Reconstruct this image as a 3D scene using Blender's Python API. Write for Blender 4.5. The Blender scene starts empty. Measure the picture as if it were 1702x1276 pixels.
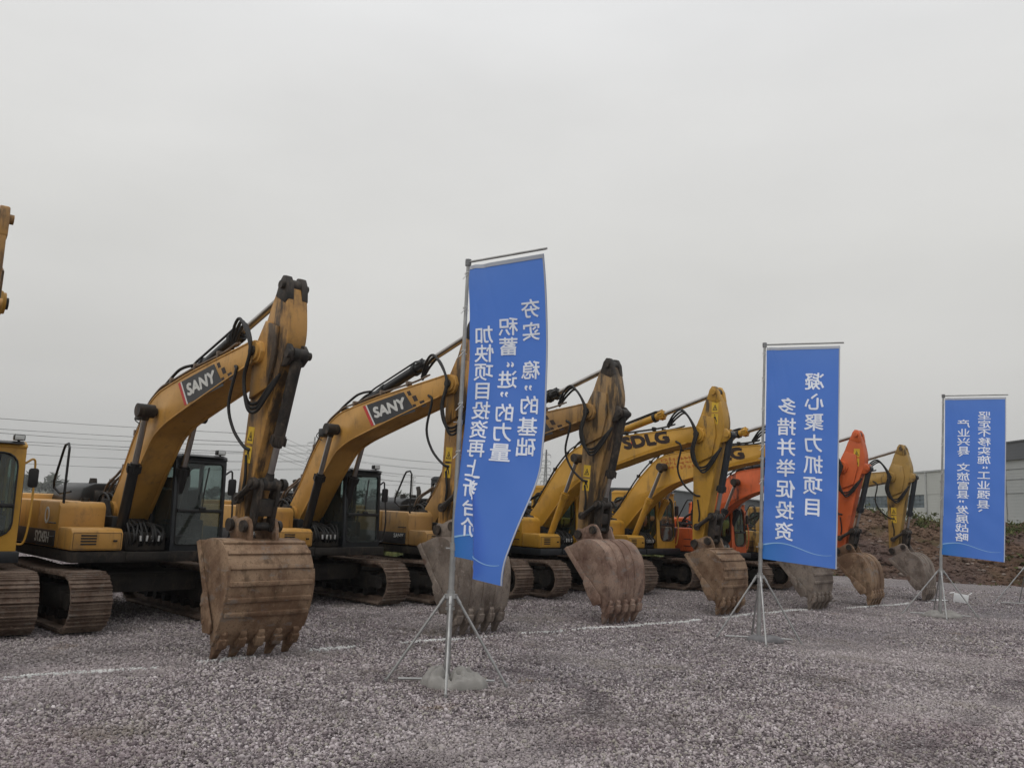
import bpy, bmesh, math, random
import numpy as np
from math import sin, cos, pi, radians, sqrt
from mathutils import Vector, Matrix, noise

random.seed(7)
rng = np.random.default_rng(11)
sc = bpy.context.scene
COL = sc.collection

# ------------------------------------------------------------------ camera
FPX, ROLL, CAMH, HC = 1400.0, radians(2.3), 2.15, 845.0
PITCH = math.atan((HC - 638) / FPX * cos(ROLL))
cam_d = bpy.data.cameras.new('camera')
cam_d.sensor_width = 36.0
cam_d.lens = FPX / 1702 * 36.0
cam_d.clip_start = 0.1
cam_d.clip_end = 6000
cam = bpy.data.objects.new('camera', cam_d)
COL.objects.link(cam)
cam.location = (0, 0, CAMH)
_f = Vector((0, cos(PITCH), sin(PITCH)))
_u0 = Vector((0, -sin(PITCH), cos(PITCH)))
_r0 = Vector((1, 0, 0))
_r = _r0 * cos(ROLL) + _u0 * sin(ROLL)
_u = -_r0 * sin(ROLL) + _u0 * cos(ROLL)
cam.matrix_world = Matrix(((_r.x, _u.x, -_f.x, 0), (_r.y, _u.y, -_f.y, 0), (_r.z, _u.z, -_f.z, CAMH), (0, 0, 0, 1)))
sc.camera = cam

# ------------------------------------------------------------------ light
SUN_EL, SUN_ROT = radians(52), radians(215)
world = bpy.data.worlds.new('World')
sc.world = world
world.use_nodes = True
nt = world.node_tree
nt.nodes.clear()
def _n(t, **k):
    n = nt.nodes.new(t)
    for a, b in k.items(): setattr(n, a, b)
    return n
w_out = _n('ShaderNodeOutputWorld'); w_bg = _n('ShaderNodeBackground')
w_sky = _n('ShaderNodeTexSky', sky_type='NISHITA', sun_disc=False, sun_elevation=SUN_EL, sun_rotation=SUN_ROT)
w_sky.air_density = 1.0; w_sky.dust_density = 6.0
w_hsv = _n('ShaderNodeHueSaturation'); w_hsv.inputs['Saturation'].default_value = 0.12
w_tc = _n('ShaderNodeTexCoord'); w_sep = _n('ShaderNodeSeparateXYZ')
w_map = _n('ShaderNodeMapping'); w_map.inputs['Scale'].default_value = (1.1, 1.1, 3.2)
w_noi = _n('ShaderNodeTexNoise'); w_noi.inputs['Scale'].default_value = 1.6; w_noi.inputs['Detail'].default_value = 5; w_noi.inputs['Roughness'].default_value = .5
w_rmp = _n('ShaderNodeValToRGB')
for p, c in ((0.0, (5.1, 5.07, 4.95)), (0.15, (5.3, 5.26, 5.1)), (0.3, (5.9, 5.88, 5.72)), (0.45, (6.45, 6.45, 6.38)), (0.56, (6.9, 6.95, 7.0)), (1.0, (9.8, 9.9, 10.0))):
    e = w_rmp.color_ramp.elements.new(p) if p not in (0.0, 1.0) else w_rmp.color_ramp.elements[0 if p == 0 else -1]
    e.color = (c[0] / 10, c[1] / 10, c[2] / 10, 1)
w_cl = _n('ShaderNodeMapRange'); w_cl.inputs['From Min'].default_value = .3; w_cl.inputs['From Max'].default_value = .7
w_cl.inputs['To Min'].default_value = 9.2; w_cl.inputs['To Max'].default_value = 10.5
w_mul = _n('ShaderNodeVectorMath', operation='SCALE'); w_mix = _n('ShaderNodeMix', data_type='RGBA')
w_mix.inputs[0].default_value = 0.96
L = nt.links.new
L(w_tc.outputs['Generated'], w_sep.inputs[0]); L(w_sep.outputs['Z'], w_rmp.inputs[0])
L(w_tc.outputs['Generated'], w_map.inputs[0]); L(w_map.outputs[0], w_noi.inputs['Vector']); L(w_noi.outputs[0], w_cl.inputs[0])
L(w_rmp.outputs[0], w_mul.inputs[0]); L(w_cl.outputs[0], w_mul.inputs['Scale'])
L(w_sky.outputs[0], w_hsv.inputs['Color']); L(w_hsv.outputs[0], w_mix.inputs[6]); L(w_mul.outputs[0], w_mix.inputs[7])
L(w_mix.outputs[2], w_bg.inputs[0]); w_bg.inputs[1].default_value = 0.122
L(w_bg.outputs[0], w_out.inputs[0])

sun_d = bpy.data.lights.new('sun', 'SUN')
sun_d.energy = 0.7; sun_d.angle = radians(35); sun_d.color = (1, .96, .9)
sun = bpy.data.objects.new('sun', sun_d); COL.objects.link(sun)
# sky sun_rotation: measured from +Y towards +X
_sd = Vector((sin(SUN_ROT) * cos(SUN_EL), cos(SUN_ROT) * cos(SUN_EL), sin(SUN_EL)))
sun.rotation_euler = _sd.to_track_quat('Z', 'Y').to_euler()
sun.location = (0, 0, 30)
sc.view_settings.view_transform = 'Standard'
sc.view_settings.look = 'None'
sc.view_settings.exposure = 0.0
sc.view_settings.gamma = 1.0
sc.render.engine = 'CYCLES'
sc.cycles.use_denoising = True
sc.cycles.max_bounces = 6
sc.cycles.transparent_max_bounces = 12

# ------------------------------------------------------------------ materials
class NT:
    def __init__(s, name):
        s.m = bpy.data.materials.new(name); s.m.use_nodes = True
        s.t = s.m.node_tree; s.t.nodes.clear()
        s.out = s.t.nodes.new('ShaderNodeOutputMaterial')
        s.b = s.t.nodes.new('ShaderNodeBsdfPrincipled')
        s.t.links.new(s.b.outputs[0], s.out.inputs[0])
    def n(s, t, inp=None, **k):
        x = s.t.nodes.new(t)
        for a, b in k.items(): setattr(x, a, b)
        for a, b in (inp or {}).items():
            if hasattr(b, 'is_linked') or isinstance(b, bpy.types.NodeSocket): s.t.links.new(b, x.inputs[a])
            else: x.inputs[a].default_value = b
        return x
    def coords(s, scale=(1, 1, 1), rand=True):
        tc = s.n('ShaderNodeTexCoord'); v = tc.outputs['Object']
        if rand:
            oi = s.n('ShaderNodeObjectInfo')
            r = s.n('ShaderNodeMath', {0: oi.outputs['Random'], 1: 37.0}, operation='MULTIPLY')
            v = s.n('ShaderNodeVectorMath', {0: v, 1: r.outputs[0]}, operation='ADD').outputs[0]
        return s.n('ShaderNodeVectorMath', {0: v, 1: scale}, operation='MULTIPLY').outputs[0]
    def noise(s, vec, scale, detail=4, rough=.55):
        return s.n('ShaderNodeTexNoise', {'Vector': vec, 'Scale': scale, 'Detail': detail, 'Roughness': rough}).outputs[0]
    def step(s, v, a, b):
        return s.n('ShaderNodeMapRange', {0: v, 1: a, 2: b}, interpolation_type='SMOOTHSTEP').outputs[0]
    def mix(s, f, a, b):
        x = s.t.nodes.new('ShaderNodeMix'); x.data_type = 'RGBA'
        for i, v in ((0, f), (6, a), (7, b)):
            if isinstance(v, bpy.types.NodeSocket): s.t.links.new(v, x.inputs[i])
            elif i and len(v) == 3: x.inputs[i].default_value = (*v, 1)
            else: x.inputs[i].default_value = v
        return x.outputs[2]
    def mul(s, a, b):
        return s.n('ShaderNodeMath', {0: a, 1: b}, operation='MULTIPLY').outputs[0]
    def base(s, c, rough=.5, metal=0.0):
        if isinstance(c, bpy.types.NodeSocket): s.t.links.new(c, s.b.inputs['Base Color'])
        else: s.b.inputs['Base Color'].default_value = (*c, 1)
        if isinstance(rough, bpy.types.NodeSocket): s.t.links.new(rough, s.b.inputs['Roughness'])
        else: s.b.inputs['Roughness'].default_value = rough
        s.b.inputs['Metallic'].default_value = metal
        return s
    def bump(s, h, strength=.3, dist=.02):
        x = s.n('ShaderNodeBump', {'Height': h, 'Strength': strength, 'Distance': dist})
        s.t.links.new(x.outputs[0], s.b.inputs['Normal']); return s

def plain(name, c, rough=.5, metal=0.0, var=.25, scale=6.0):
    """one colour with soft mottling and fine grime"""
    t = NT(name); v = t.coords()
    a = t.noise(v, scale, 5)
    b = t.noise(v, scale * 7, 3)
    col = t.mix(t.step(a, .3, .75), tuple(x * (1 - var) for x in c), tuple(min(1, x * (1 + var)) for x in c))
    col = t.mix(t.mul(t.step(b, .58, .72), .45), col, tuple(x * .55 + .01 for x in c))
    t.base(col, rough, metal).bump(b, .12, .004)
    return t.m

def paint(name, c, dirt=.5, mud=(.085, .058, .036), rough=.46, oil=0.0):
    """machine paint: faded patches, running stains, mud spatter and scraped rust"""
    t = NT(name); v = t.coords()
    vs = t.n('ShaderNodeVectorMath', {0: v, 1: (5.0, 5.0, .9)}, operation='MULTIPLY').outputs[0]
    fade = t.step(t.noise(v, 1.3, 4), .3, .75)
    col = t.mix(fade, tuple(x * .8 for x in c), tuple(min(1, x * 1.1 + .012) for x in c))
    streak = t.step(t.noise(vs, 1.6, 5, .6), .63 - dirt * .16, .86 - dirt * .14)
    col = t.mix(t.mul(streak, .35 + .5 * dirt), col, mud)
    dust = t.step(t.noise(v, 2.3, 6, .65), .66 - dirt * .22, .8 - dirt * .1)
    col = t.mix(t.mul(dust, .25 + .5 * dirt), col, tuple(m * 1.5 + .02 for m in mud))
    spat = t.step(t.noise(v, 24, 4, .7), .69 - dirt * .07, .74 - dirt * .05)
    col = t.mix(t.mul(spat, .75), col, (.03, .02, .014))
    if oil:
        vo = t.n('ShaderNodeVectorMath', {0: v, 1: (2.2, 2.2, .45)}, operation='MULTIPLY').outputs[0]
        ol = t.step(t.noise(vo, 1.5, 6, .66), .60 - oil * .16, .68 - oil * .10)
        col = t.mix(t.mul(ol, .9), col, (.022, .016, .012))
    r = t.n('ShaderNodeMapRange', {0: dust, 3: rough, 4: .85}).outputs[0]
    t.base(col, r).bump(t.noise(v, 30, 4), .1, .004)
    return t.m

def steel_dirt(name, a, b, c, sc_=5.0, rough=.75):
    """earth-stained steel of buckets and tracks"""
    t = NT(name); v = t.coords()
    vs = t.n('ShaderNodeVectorMath', {0: v, 1: (1.6, 1.6, .9)}, operation='MULTIPLY').outputs[0]
    n1 = t.noise(v, sc_ * .5, 6, .65); n2 = t.noise(vs, sc_, 8, .68); n3 = t.noise(v, sc_ * 9, 5, .75)
    col = t.mix(t.step(n1, .38, .62), a, b)
    col = t.mix(t.mul(t.step(n2, .5, .68), .8), col, c)
    col = t.mix(t.mul(t.step(n3, .54, .66), .6), col, tuple(x * .35 for x in a))
    col = t.mix(t.mul(t.step(t.noise(v, sc_ * 3, 6, .7), .58, .66), .55), col, tuple(min(1, x * 1.25) for x in b))
    wv = t.n('ShaderNodeVectorMath', {0: v, 1: (1, 1, 2.2)}, operation='MULTIPLY').outputs[0]
    col = t.mix(t.mul(t.step(t.noise(wv, sc_ * .9, 7, .72), .56, .63), .5), col, (.20, .185, .17) if b[0] > .1 else b)
    col = t.mix(t.mul(t.step(t.noise(v, sc_ * .7, 7, .7), .60, .68), .6), col, (.10, .045, .024) if b[0] > .1 else a)
    t.base(col, rough).bump(t.noise(v, sc_ * 6, 6, .7), .5, .012)
    t.b.inputs['Specular IOR Level'].default_value = .3
    return t.m

M = {}
M['sany'] = paint('ochre_paint', (.50, .262, .055), .55)
M['sany_dirty'] = paint('stained_ochre_paint', (.43, .22, .048), .8, mud=(.07, .046, .03), oil=.8)
M['sany_brown'] = paint('dusty_ochre_paint', (.31, .18, .06), .95, mud=(.12, .09, .062), oil=.85)
M['sdlg'] = paint('yellow_paint', (.51, .268, .024), .46)
M['sdlg_arm'] = paint('scuffed_yellow_paint', (.48, .255, .026), .5, oil=.4)
M['sdlg_dirty'] = paint('stained_yellow_paint', (.45, .26, .03), .6, oil=.35)
M['sany_boom'] = paint('dulled_ochre_paint', (.36, .20, .06), .7)
M['orange'] = paint('orange_paint', (.60, .11, .022), .38, mud=(.06, .02, .012), oil=.15)
M['tan'] = paint('weathered_yellow_paint', (.36, .215, .045), .7, oil=.4)
M['dark'] = plain('charcoal_paint', (.013, .016, .02), .45)
M['black'] = plain('black_paint', (.008, .008, .009), .42)
M['frame'] = steel_dirt('grimy_chassis', (.011, .01, .0095), (.028, .024, .021), (.055, .042, .032), 3.0, .8)
M['hose'] = plain('rubber_hose', (.009, .0085, .0085), .6)
M['oily'] = steel_dirt('oily_steel', (.018, .017, .016), (.045, .036, .03), (.1, .075, .055), 6.0, .55)
M['pipe'] = plain('steel_pipe', (.16, .12, .09), .5, .3)
M['rod'] = plain('chrome_rod', (.42, .40, .38), .28, 1.0, .1)
M['track'] = steel_dirt('rusty_track_steel', (.125, .086, .064), (.215, .16, .125), (.085, .052, .037), 4.0)
M['bucket'] = steel_dirt('earthy_bucket_steel', (.155, .09, .054), (.29, .195, .125), (.085, .052, .031), 3.4)
M['bucket_grey'] = steel_dirt('grey_bucket_steel', (.145, .115, .095), (.26, .215, .18), (.08, .058, .045), 3.4)
M['bucket_red'] = steel_dirt('reddish_bucket_steel', (.175, .105, .078), (.31, .215, .165), (.095, .055, .042), 3.4)
M['seat'] = plain('seat_cloth', (.02, .02, .022), .9)
M['chalk'] = plain('chalk_powder', (.55, .55, .54), .9, 0, .25)
M['white'] = plain('white_vinyl', (.62, .62, .6), .6, 0, .08)
M['red_vinyl'] = plain('red_vinyl', (.5, .03, .025), .5, 0, .1)
M['decal'] = plain('charcoal_vinyl', (.03, .03, .033), .5, 0, .15)
M['brown_ink'] = plain('dark_brown_vinyl', (.03, .016, .012), .6, 0, .15)
M['red_ink'] = plain('faded_red_ink', (.42, .1, .02), .7, 0, .15)
M['warn'] = plain('yellow_sticker', (.62, .40, .03), .6, 0, .12)
M['blackink'] = plain('black_ink', (.015, .014, .012), .6, 0, .1)
M['galv'] = plain('galvanised_tube', (.36, .36, .355), .42, .55, .15)
M['bag'] = plain('grey_canvas', (.25, .24, .225), .9, 0, .12, 3.0)
M['bag_smooth'] = plain('grey_rubber_bag', (.14, .135, .14), .6, 0, .2)
M['paper'] = plain('white_card', (.75, .76, .76), .7, 0, .06)
M['red_truck'] = paint('maroon_paint', (.14, .006, .014), .3, mud=(.05, .03, .025))
M['lamp'] = plain('lamp_glass', (.6, .62, .62), .15, 0, .05)

def glass_mat(name, tint, fac):
    t = NT(name)
    t.t.nodes.remove(t.b)
    tr = t.n('ShaderNodeBsdfTransparent', {'Color': (*tint, 1)})
    gl = t.n('ShaderNodeBsdfGlossy', {'Color': (.9, .95, .95, 1), 'Roughness': .04})
    df = t.n('ShaderNodeBsdfDiffuse', {'Color': (.14, .16, .155, 1)})
    fr = t.n('ShaderNodeFresnel', {'IOR': 1.5})
    v = t.coords(); d = t.step(t.noise(v, 3, 5), .35, .8)
    m0 = t.n('ShaderNodeMixShader', {0: t.n('ShaderNodeMapRange', {0: d, 3: fac, 4: fac + .16}).outputs[0], 1: tr.outputs[0], 2: df.outputs[0]})
    m1 = t.n('ShaderNodeMixShader', {0: fr.outputs[0], 1: m0.outputs[0], 2: gl.outputs[0]})
    t.t.links.new(m1.outputs[0], t.out.inputs[0])
    return t.m
M['glass'] = glass_mat('tinted_glass', (.5, .58, .56), .12)
M['glass_green'] = glass_mat('greenish_glass', (.42, .55, .49), .14)

# ------------------------------------------------------------------ mesh helpers
def rot_y(a): return Matrix.Rotation(a, 4, 'Y')
class MB:
    S = 1.0
    def __init__(s): s.v = []; s.f = []
    def add(s, vs, fs, mtx=None):
        o = len(s.v)
        for p in vs:
            p = Vector(p)
            s.v.append(mtx @ p if mtx else p)
        s.f += [tuple(i + o for i in f) for f in fs]
        return s
    def _bev(s, vs, fs, bev, mtx=None, seg=2, ang=28):
        bm = bmesh.new()
        bv = [bm.verts.new(p) for p in vs]
        for f in fs:
            try: bm.faces.new([bv[i] for i in f])
            except ValueError: pass
        bmesh.ops.recalc_face_normals(bm, faces=bm.faces)
        if bev > 0:
            ed = [e for e in bm.edges if len(e.link_faces) == 2 and e.calc_face_angle(0) > radians(ang)]
            bmesh.ops.bevel(bm, geom=ed, offset=bev, offset_type='OFFSET', segments=seg, profile=.5, affect='EDGES', clamp_overlap=True)
        bm.verts.index_update()
        s.add([v.co.copy() for v in bm.verts], [[v.index for v in f.verts] for f in bm.faces], mtx)
        bm.free(); return s
    def prism(s, prof, y0, y1, bev=0.012, mtx=None, axis='y', seg=2):
        """closed outline (a, b) pulled along an axis: y keeps (x, z), x keeps (y, z), z keeps (x, y)"""
        m = {'y': lambda a, b, t: (a, t, b), 'x': lambda a, b, t: (t, a, b), 'z': lambda a, b, t: (a, b, t)}[axis]
        n = len(prof)
        vs = [m(a, b, y0) for a, b in prof] + [m(a, b, y1) for a, b in prof]
        fs = [tuple(range(n)), tuple(range(2 * n - 1, n - 1, -1))] + [(i, (i + 1) % n, n + (i + 1) % n, n + i) for i in range(n)]
        return s._bev(vs, fs, bev, mtx, seg)
    def box(s, x0, x1, y0, y1, z0, z1, bev=0.01, mtx=None):
        return s.prism([(x0, z0), (x1, z0), (x1, z1), (x0, z1)], y0, y1, bev, mtx)
    def tube(s, pts, r, n=8, cap=True, mtx=None):
        P = [Vector(p) for p in pts]
        rs = r if isinstance(r, (list, tuple)) else [r] * len(P)
        T = [(P[min(i + 1, len(P) - 1)] - P[max(i - 1, 0)]).normalized() for i in range(len(P))]
        up = Vector((0, 0, 1)) if abs(T[0].z) < .9 else Vector((1, 0, 0))
        N = (up - T[0] * up.dot(T[0])).normalized()
        vs, fs = [], []
        for i, p in enumerate(P):
            N = (N - T[i] * N.dot(T[i])).normalized(); B = T[i].cross(N)
            for k in range(n):
                a = 2 * pi * k / n
                vs.append(p + (N * cos(a) + B * sin(a)) * rs[i])
        for i in range(len(P) - 1):
            for k in range(n):
                fs.append((i * n + k, i * n + (k + 1) % n, (i + 1) * n + (k + 1) % n, (i + 1) * n + k))
        if cap:
            fs.append(tuple(range(n - 1, -1, -1))); fs.append(tuple((len(P) - 1) * n + k for k in range(n)))
        return s.add(vs, fs, mtx)
    def cyl(s, p0, p1, r0, r1=None, n=14, mtx=None):
        return s.tube([p0, p1], [r0, r0 if r1 is None else r1], n, True, mtx)
    def mesh(s, name, mat, smooth=35):
        me = bpy.data.meshes.new(name)
        me.from_pydata([v * MB.S for v in s.v], [], s.f)
        bm = bmesh.new(); bm.from_mesh(me); bmesh.ops.recalc_face_normals(bm, faces=bm.faces); bm.to_mesh(me); bm.free()
        if smooth:
            me.shade_smooth(); me.set_sharp_from_angle(angle=radians(smooth))
        if mat: me.materials.append(mat)
        return me
    def build(s, name, mat, parent=None, smooth=35):
        return link(name, s.mesh(name, mat, smooth), parent)
def link(name, me, parent=None):
    o = bpy.data.objects.new(name, me); COL.objects.link(o)
    if parent: o.parent = parent
    return o
def tag(o, label=None, cat=None, group=None, kind=None):
    if label: o['label'] = label
    if cat: o['category'] = cat
    if group: o['group'] = group
    if kind: o['kind'] = kind
    return o
def empty(name, loc, rz=0, **k):
    o = bpy.data.objects.new(name, None); COL.objects.link(o)
    o.location = loc; o.rotation_euler = (0, 0, rz); o.empty_display_size = .3
    return tag(o, **k)
def spl(pts, k=6):
    """Catmull-Rom through the points"""
    P = [Vector(p) for p in pts]; P = [P[0] * 2 - P[1]] + P + [P[-1] * 2 - P[-2]]
    out = []
    for i in range(1, len(P) - 2):
        a, b, c, d = P[i - 1:i + 3]
        for j in range(k):
            t = j / k
            out.append(.5 * ((2 * b) + (c - a) * t + (2 * a - 5 * b + 4 * c - d) * t * t + (3 * b - a - 3 * c + d) * t ** 3))
    out.append(P[-2]); return out
def rr(a0, a1, b0, b1, r, n=5):
    """rounded rectangle outline, same count whatever the radius"""
    out = []
    for cx, cy, s in ((a1 - r, b0 + r, -90), (a1 - r, b1 - r, 0), (a0 + r, b1 - r, 90), (a0 + r, b0 + r, 180)):
        for i in range(n):
            t = radians(s + 90 * i / (n - 1)); out.append((cx + r * cos(t), cy + r * sin(t)))
    return out
def ring(mb, outer, inner, place, th):
    """flat frame with a hole; place((a, b), t) gives the 3-D point at depth t"""
    n = len(outer)
    vs = [place(p, 0) for p in outer] + [place(p, 0) for p in inner] + [place(p, th) for p in outer] + [place(p, th) for p in inner]
    fs = []
    for i in range(n):
        j = (i + 1) % n
        fs += [(i, j, n + j, n + i), (2 * n + i, 2 * n + j, 3 * n + j, 3 * n + i), (i, j, 2 * n + j, 2 * n + i), (n + i, n + j, 3 * n + j, 3 * n + i)]
    mb.add(vs, fs)
def text_geo(body, size=1.0, bold=0.0, align='CENTER', xs=1.0, shear=0.0):
    c = bpy.data.curves.new('lettering', 'FONT')
    c.body = body; c.size = size; c.align_x = align; c.align_y = 'CENTER'; c.offset = bold; c.shear = shear
    c.resolution_u = 3
    o = bpy.data.objects.new('lettering', c); COL.objects.link(o)
    bpy.context.view_layer.update()
    dg = bpy.context.evaluated_depsgraph_get()
    me = bpy.data.meshes.new_from_object(o.evaluated_get(dg))
    vs = [(v.co.x * xs, v.co.y) for v in me.vertices]; fs = [tuple(p.vertices) for p in me.polygons]
    bpy.data.objects.remove(o); bpy.data.curves.remove(c); bpy.data.meshes.remove(me)
    return vs, fs
def bold_geo(body, size, w, align='CENTER', xs=1.0, shear=0.0):
    """letter outlines thickened by four slightly shifted copies, each on its own level (third value)"""
    vs, fs = text_geo(body, size, 0, align, xs, shear)
    V, F = [], []
    for k, (dx, dy) in enumerate(((0, 0), (w, w * .3), (-w, -w * .3), (.3 * w, -w), (-.3 * w, w)) if w else ((0, 0),)):
        o = len(V); V += [(x + dx, y + dy, k) for x, y in vs]; F += [tuple(i + o for i in f) for f in fs]
    return V, F
def flat_text(body, size, place, name, mat, parent, **k):
    w = k.pop('bold', 0)
    vs, fs = bold_geo(body, size, w, **k)
    p0, px_, py_ = (Vector(place(q)) for q in ((0, 0), (1, 0), (0, 1))); nn = (px_ - p0).cross(py_ - p0).normalized()
    mb = MB(); mb.add([Vector(place(p[:2])) + nn * .0006 * p[2] for p in vs], fs)
    me = bpy.data.meshes.new(name); me.from_pydata([v * MB.S for v in mb.v], [], mb.f); me.materials.append(mat)
    return link(name, me, parent)

# ------------------------------------------------------------------ setting
def hgt(x, y):
    """gentle unevenness of the yard"""
    return (.012 * np.sin(.9 * x + .4 * y) + .010 * np.sin(1.7 * y - .6 * x + 1.3) + .007 * np.sin(2.9 * x + 2.1 * y + .5)) - .02
def soil_mat():
    t = NT('field_soil'); v = t.coords(rand=False)
    n = t.noise(v, .05, 5); n2 = t.noise(v, .6, 6, .65)
    col = t.mix(t.step(n, .42, .58), (.075, .085, .035), (.13, .10, .07))
    col = t.mix(t.mul(t.step(n2, .5, .75), .6), col, (.05, .058, .022))
    t.base(col, .95).bump(n2, .6, .1); t.b.inputs['Specular IOR Level'].default_value = .1
    return t.m
def gravel_mat():
    t = NT('gravel'); v = t.coords(rand=False)
    vo = t.n('ShaderNodeTexVoronoi', {'Vector': v, 'Scale': 24.0}); vo2 = t.n('ShaderNodeTexVoronoi', {'Vector': v, 'Scale': 42.0})
    sepc = t.n('ShaderNodeSeparateColor', {0: vo.outputs['Color']})
    big = t.noise(v, .22, 4); mid = t.noise(v, 1.1, 5, .6); hue = t.noise(v, .5, 3)
    col = t.mix(sepc.outputs[0], (.15, .131, .133), (.44, .395, .398))
    col = t.mix(t.mul(t.step(vo.outputs['Distance'], .25, .75), .75), col, (.05, .043, .042))
    col = t.mix(t.mul(t.step(mid, .5, .7), .4), col, (.12, .10, .096))
    col = t.mix(t.mul(t.step(big, .5, .68), .3), col, (.30, .27, .255))
    col = t.mix(t.mul(t.step(hue, .55, .75), .18), col, (.17, .15, .09))
    t.base(col, .85)
    h = t.n('ShaderNodeMath', {0: vo.outputs['Distance'], 1: -1.0}, operation='MULTIPLY').outputs[0]
    t.bump(h, 1.0, .03); t.b.inputs['Specular IOR Level'].default_value = .25
    return t.m
M['soil'] = soil_mat(); M['gravel'] = gravel_mat()
def grid_mesh(name, xs, ys, zf, mat, mask=None):
    X, Y = np.meshgrid(xs, ys, indexing='ij'); Z = zf(X, Y)
    vs = np.stack([X, Y, Z], -1).reshape(-1, 3); ny = len(ys)
    fs = [(i * ny + j, (i + 1) * ny + j, (i + 1) * ny + j + 1, i * ny + j + 1) for i in range(len(xs) - 1) for j in range(ny - 1)]
    me = bpy.data.meshes.new(name); me.from_pydata(vs.tolist(), [], fs); me.shade_smooth(); me.materials.append(mat)
    return me
g = MB(); g.add([(-4000, -400, -.15), (4000, -400, -.15), (4000, 5000, -.15), (-4000, 5000, -.15)], [(0, 1, 2, 3)])
tag(g.build('ground', M['soil'], None, 0), kind='structure')
xs = np.linspace(-42, 40, 165); ys = np.linspace(-3, 37, 101)
yard = link('gravel_yard', grid_mesh('gravel_yard', xs, ys, lambda x, y: hgt(x, y) - .16 * np.clip((y - 34) / 3, 0, 1) ** 2, M['gravel'])); tag(yard, kind='structure')

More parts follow.
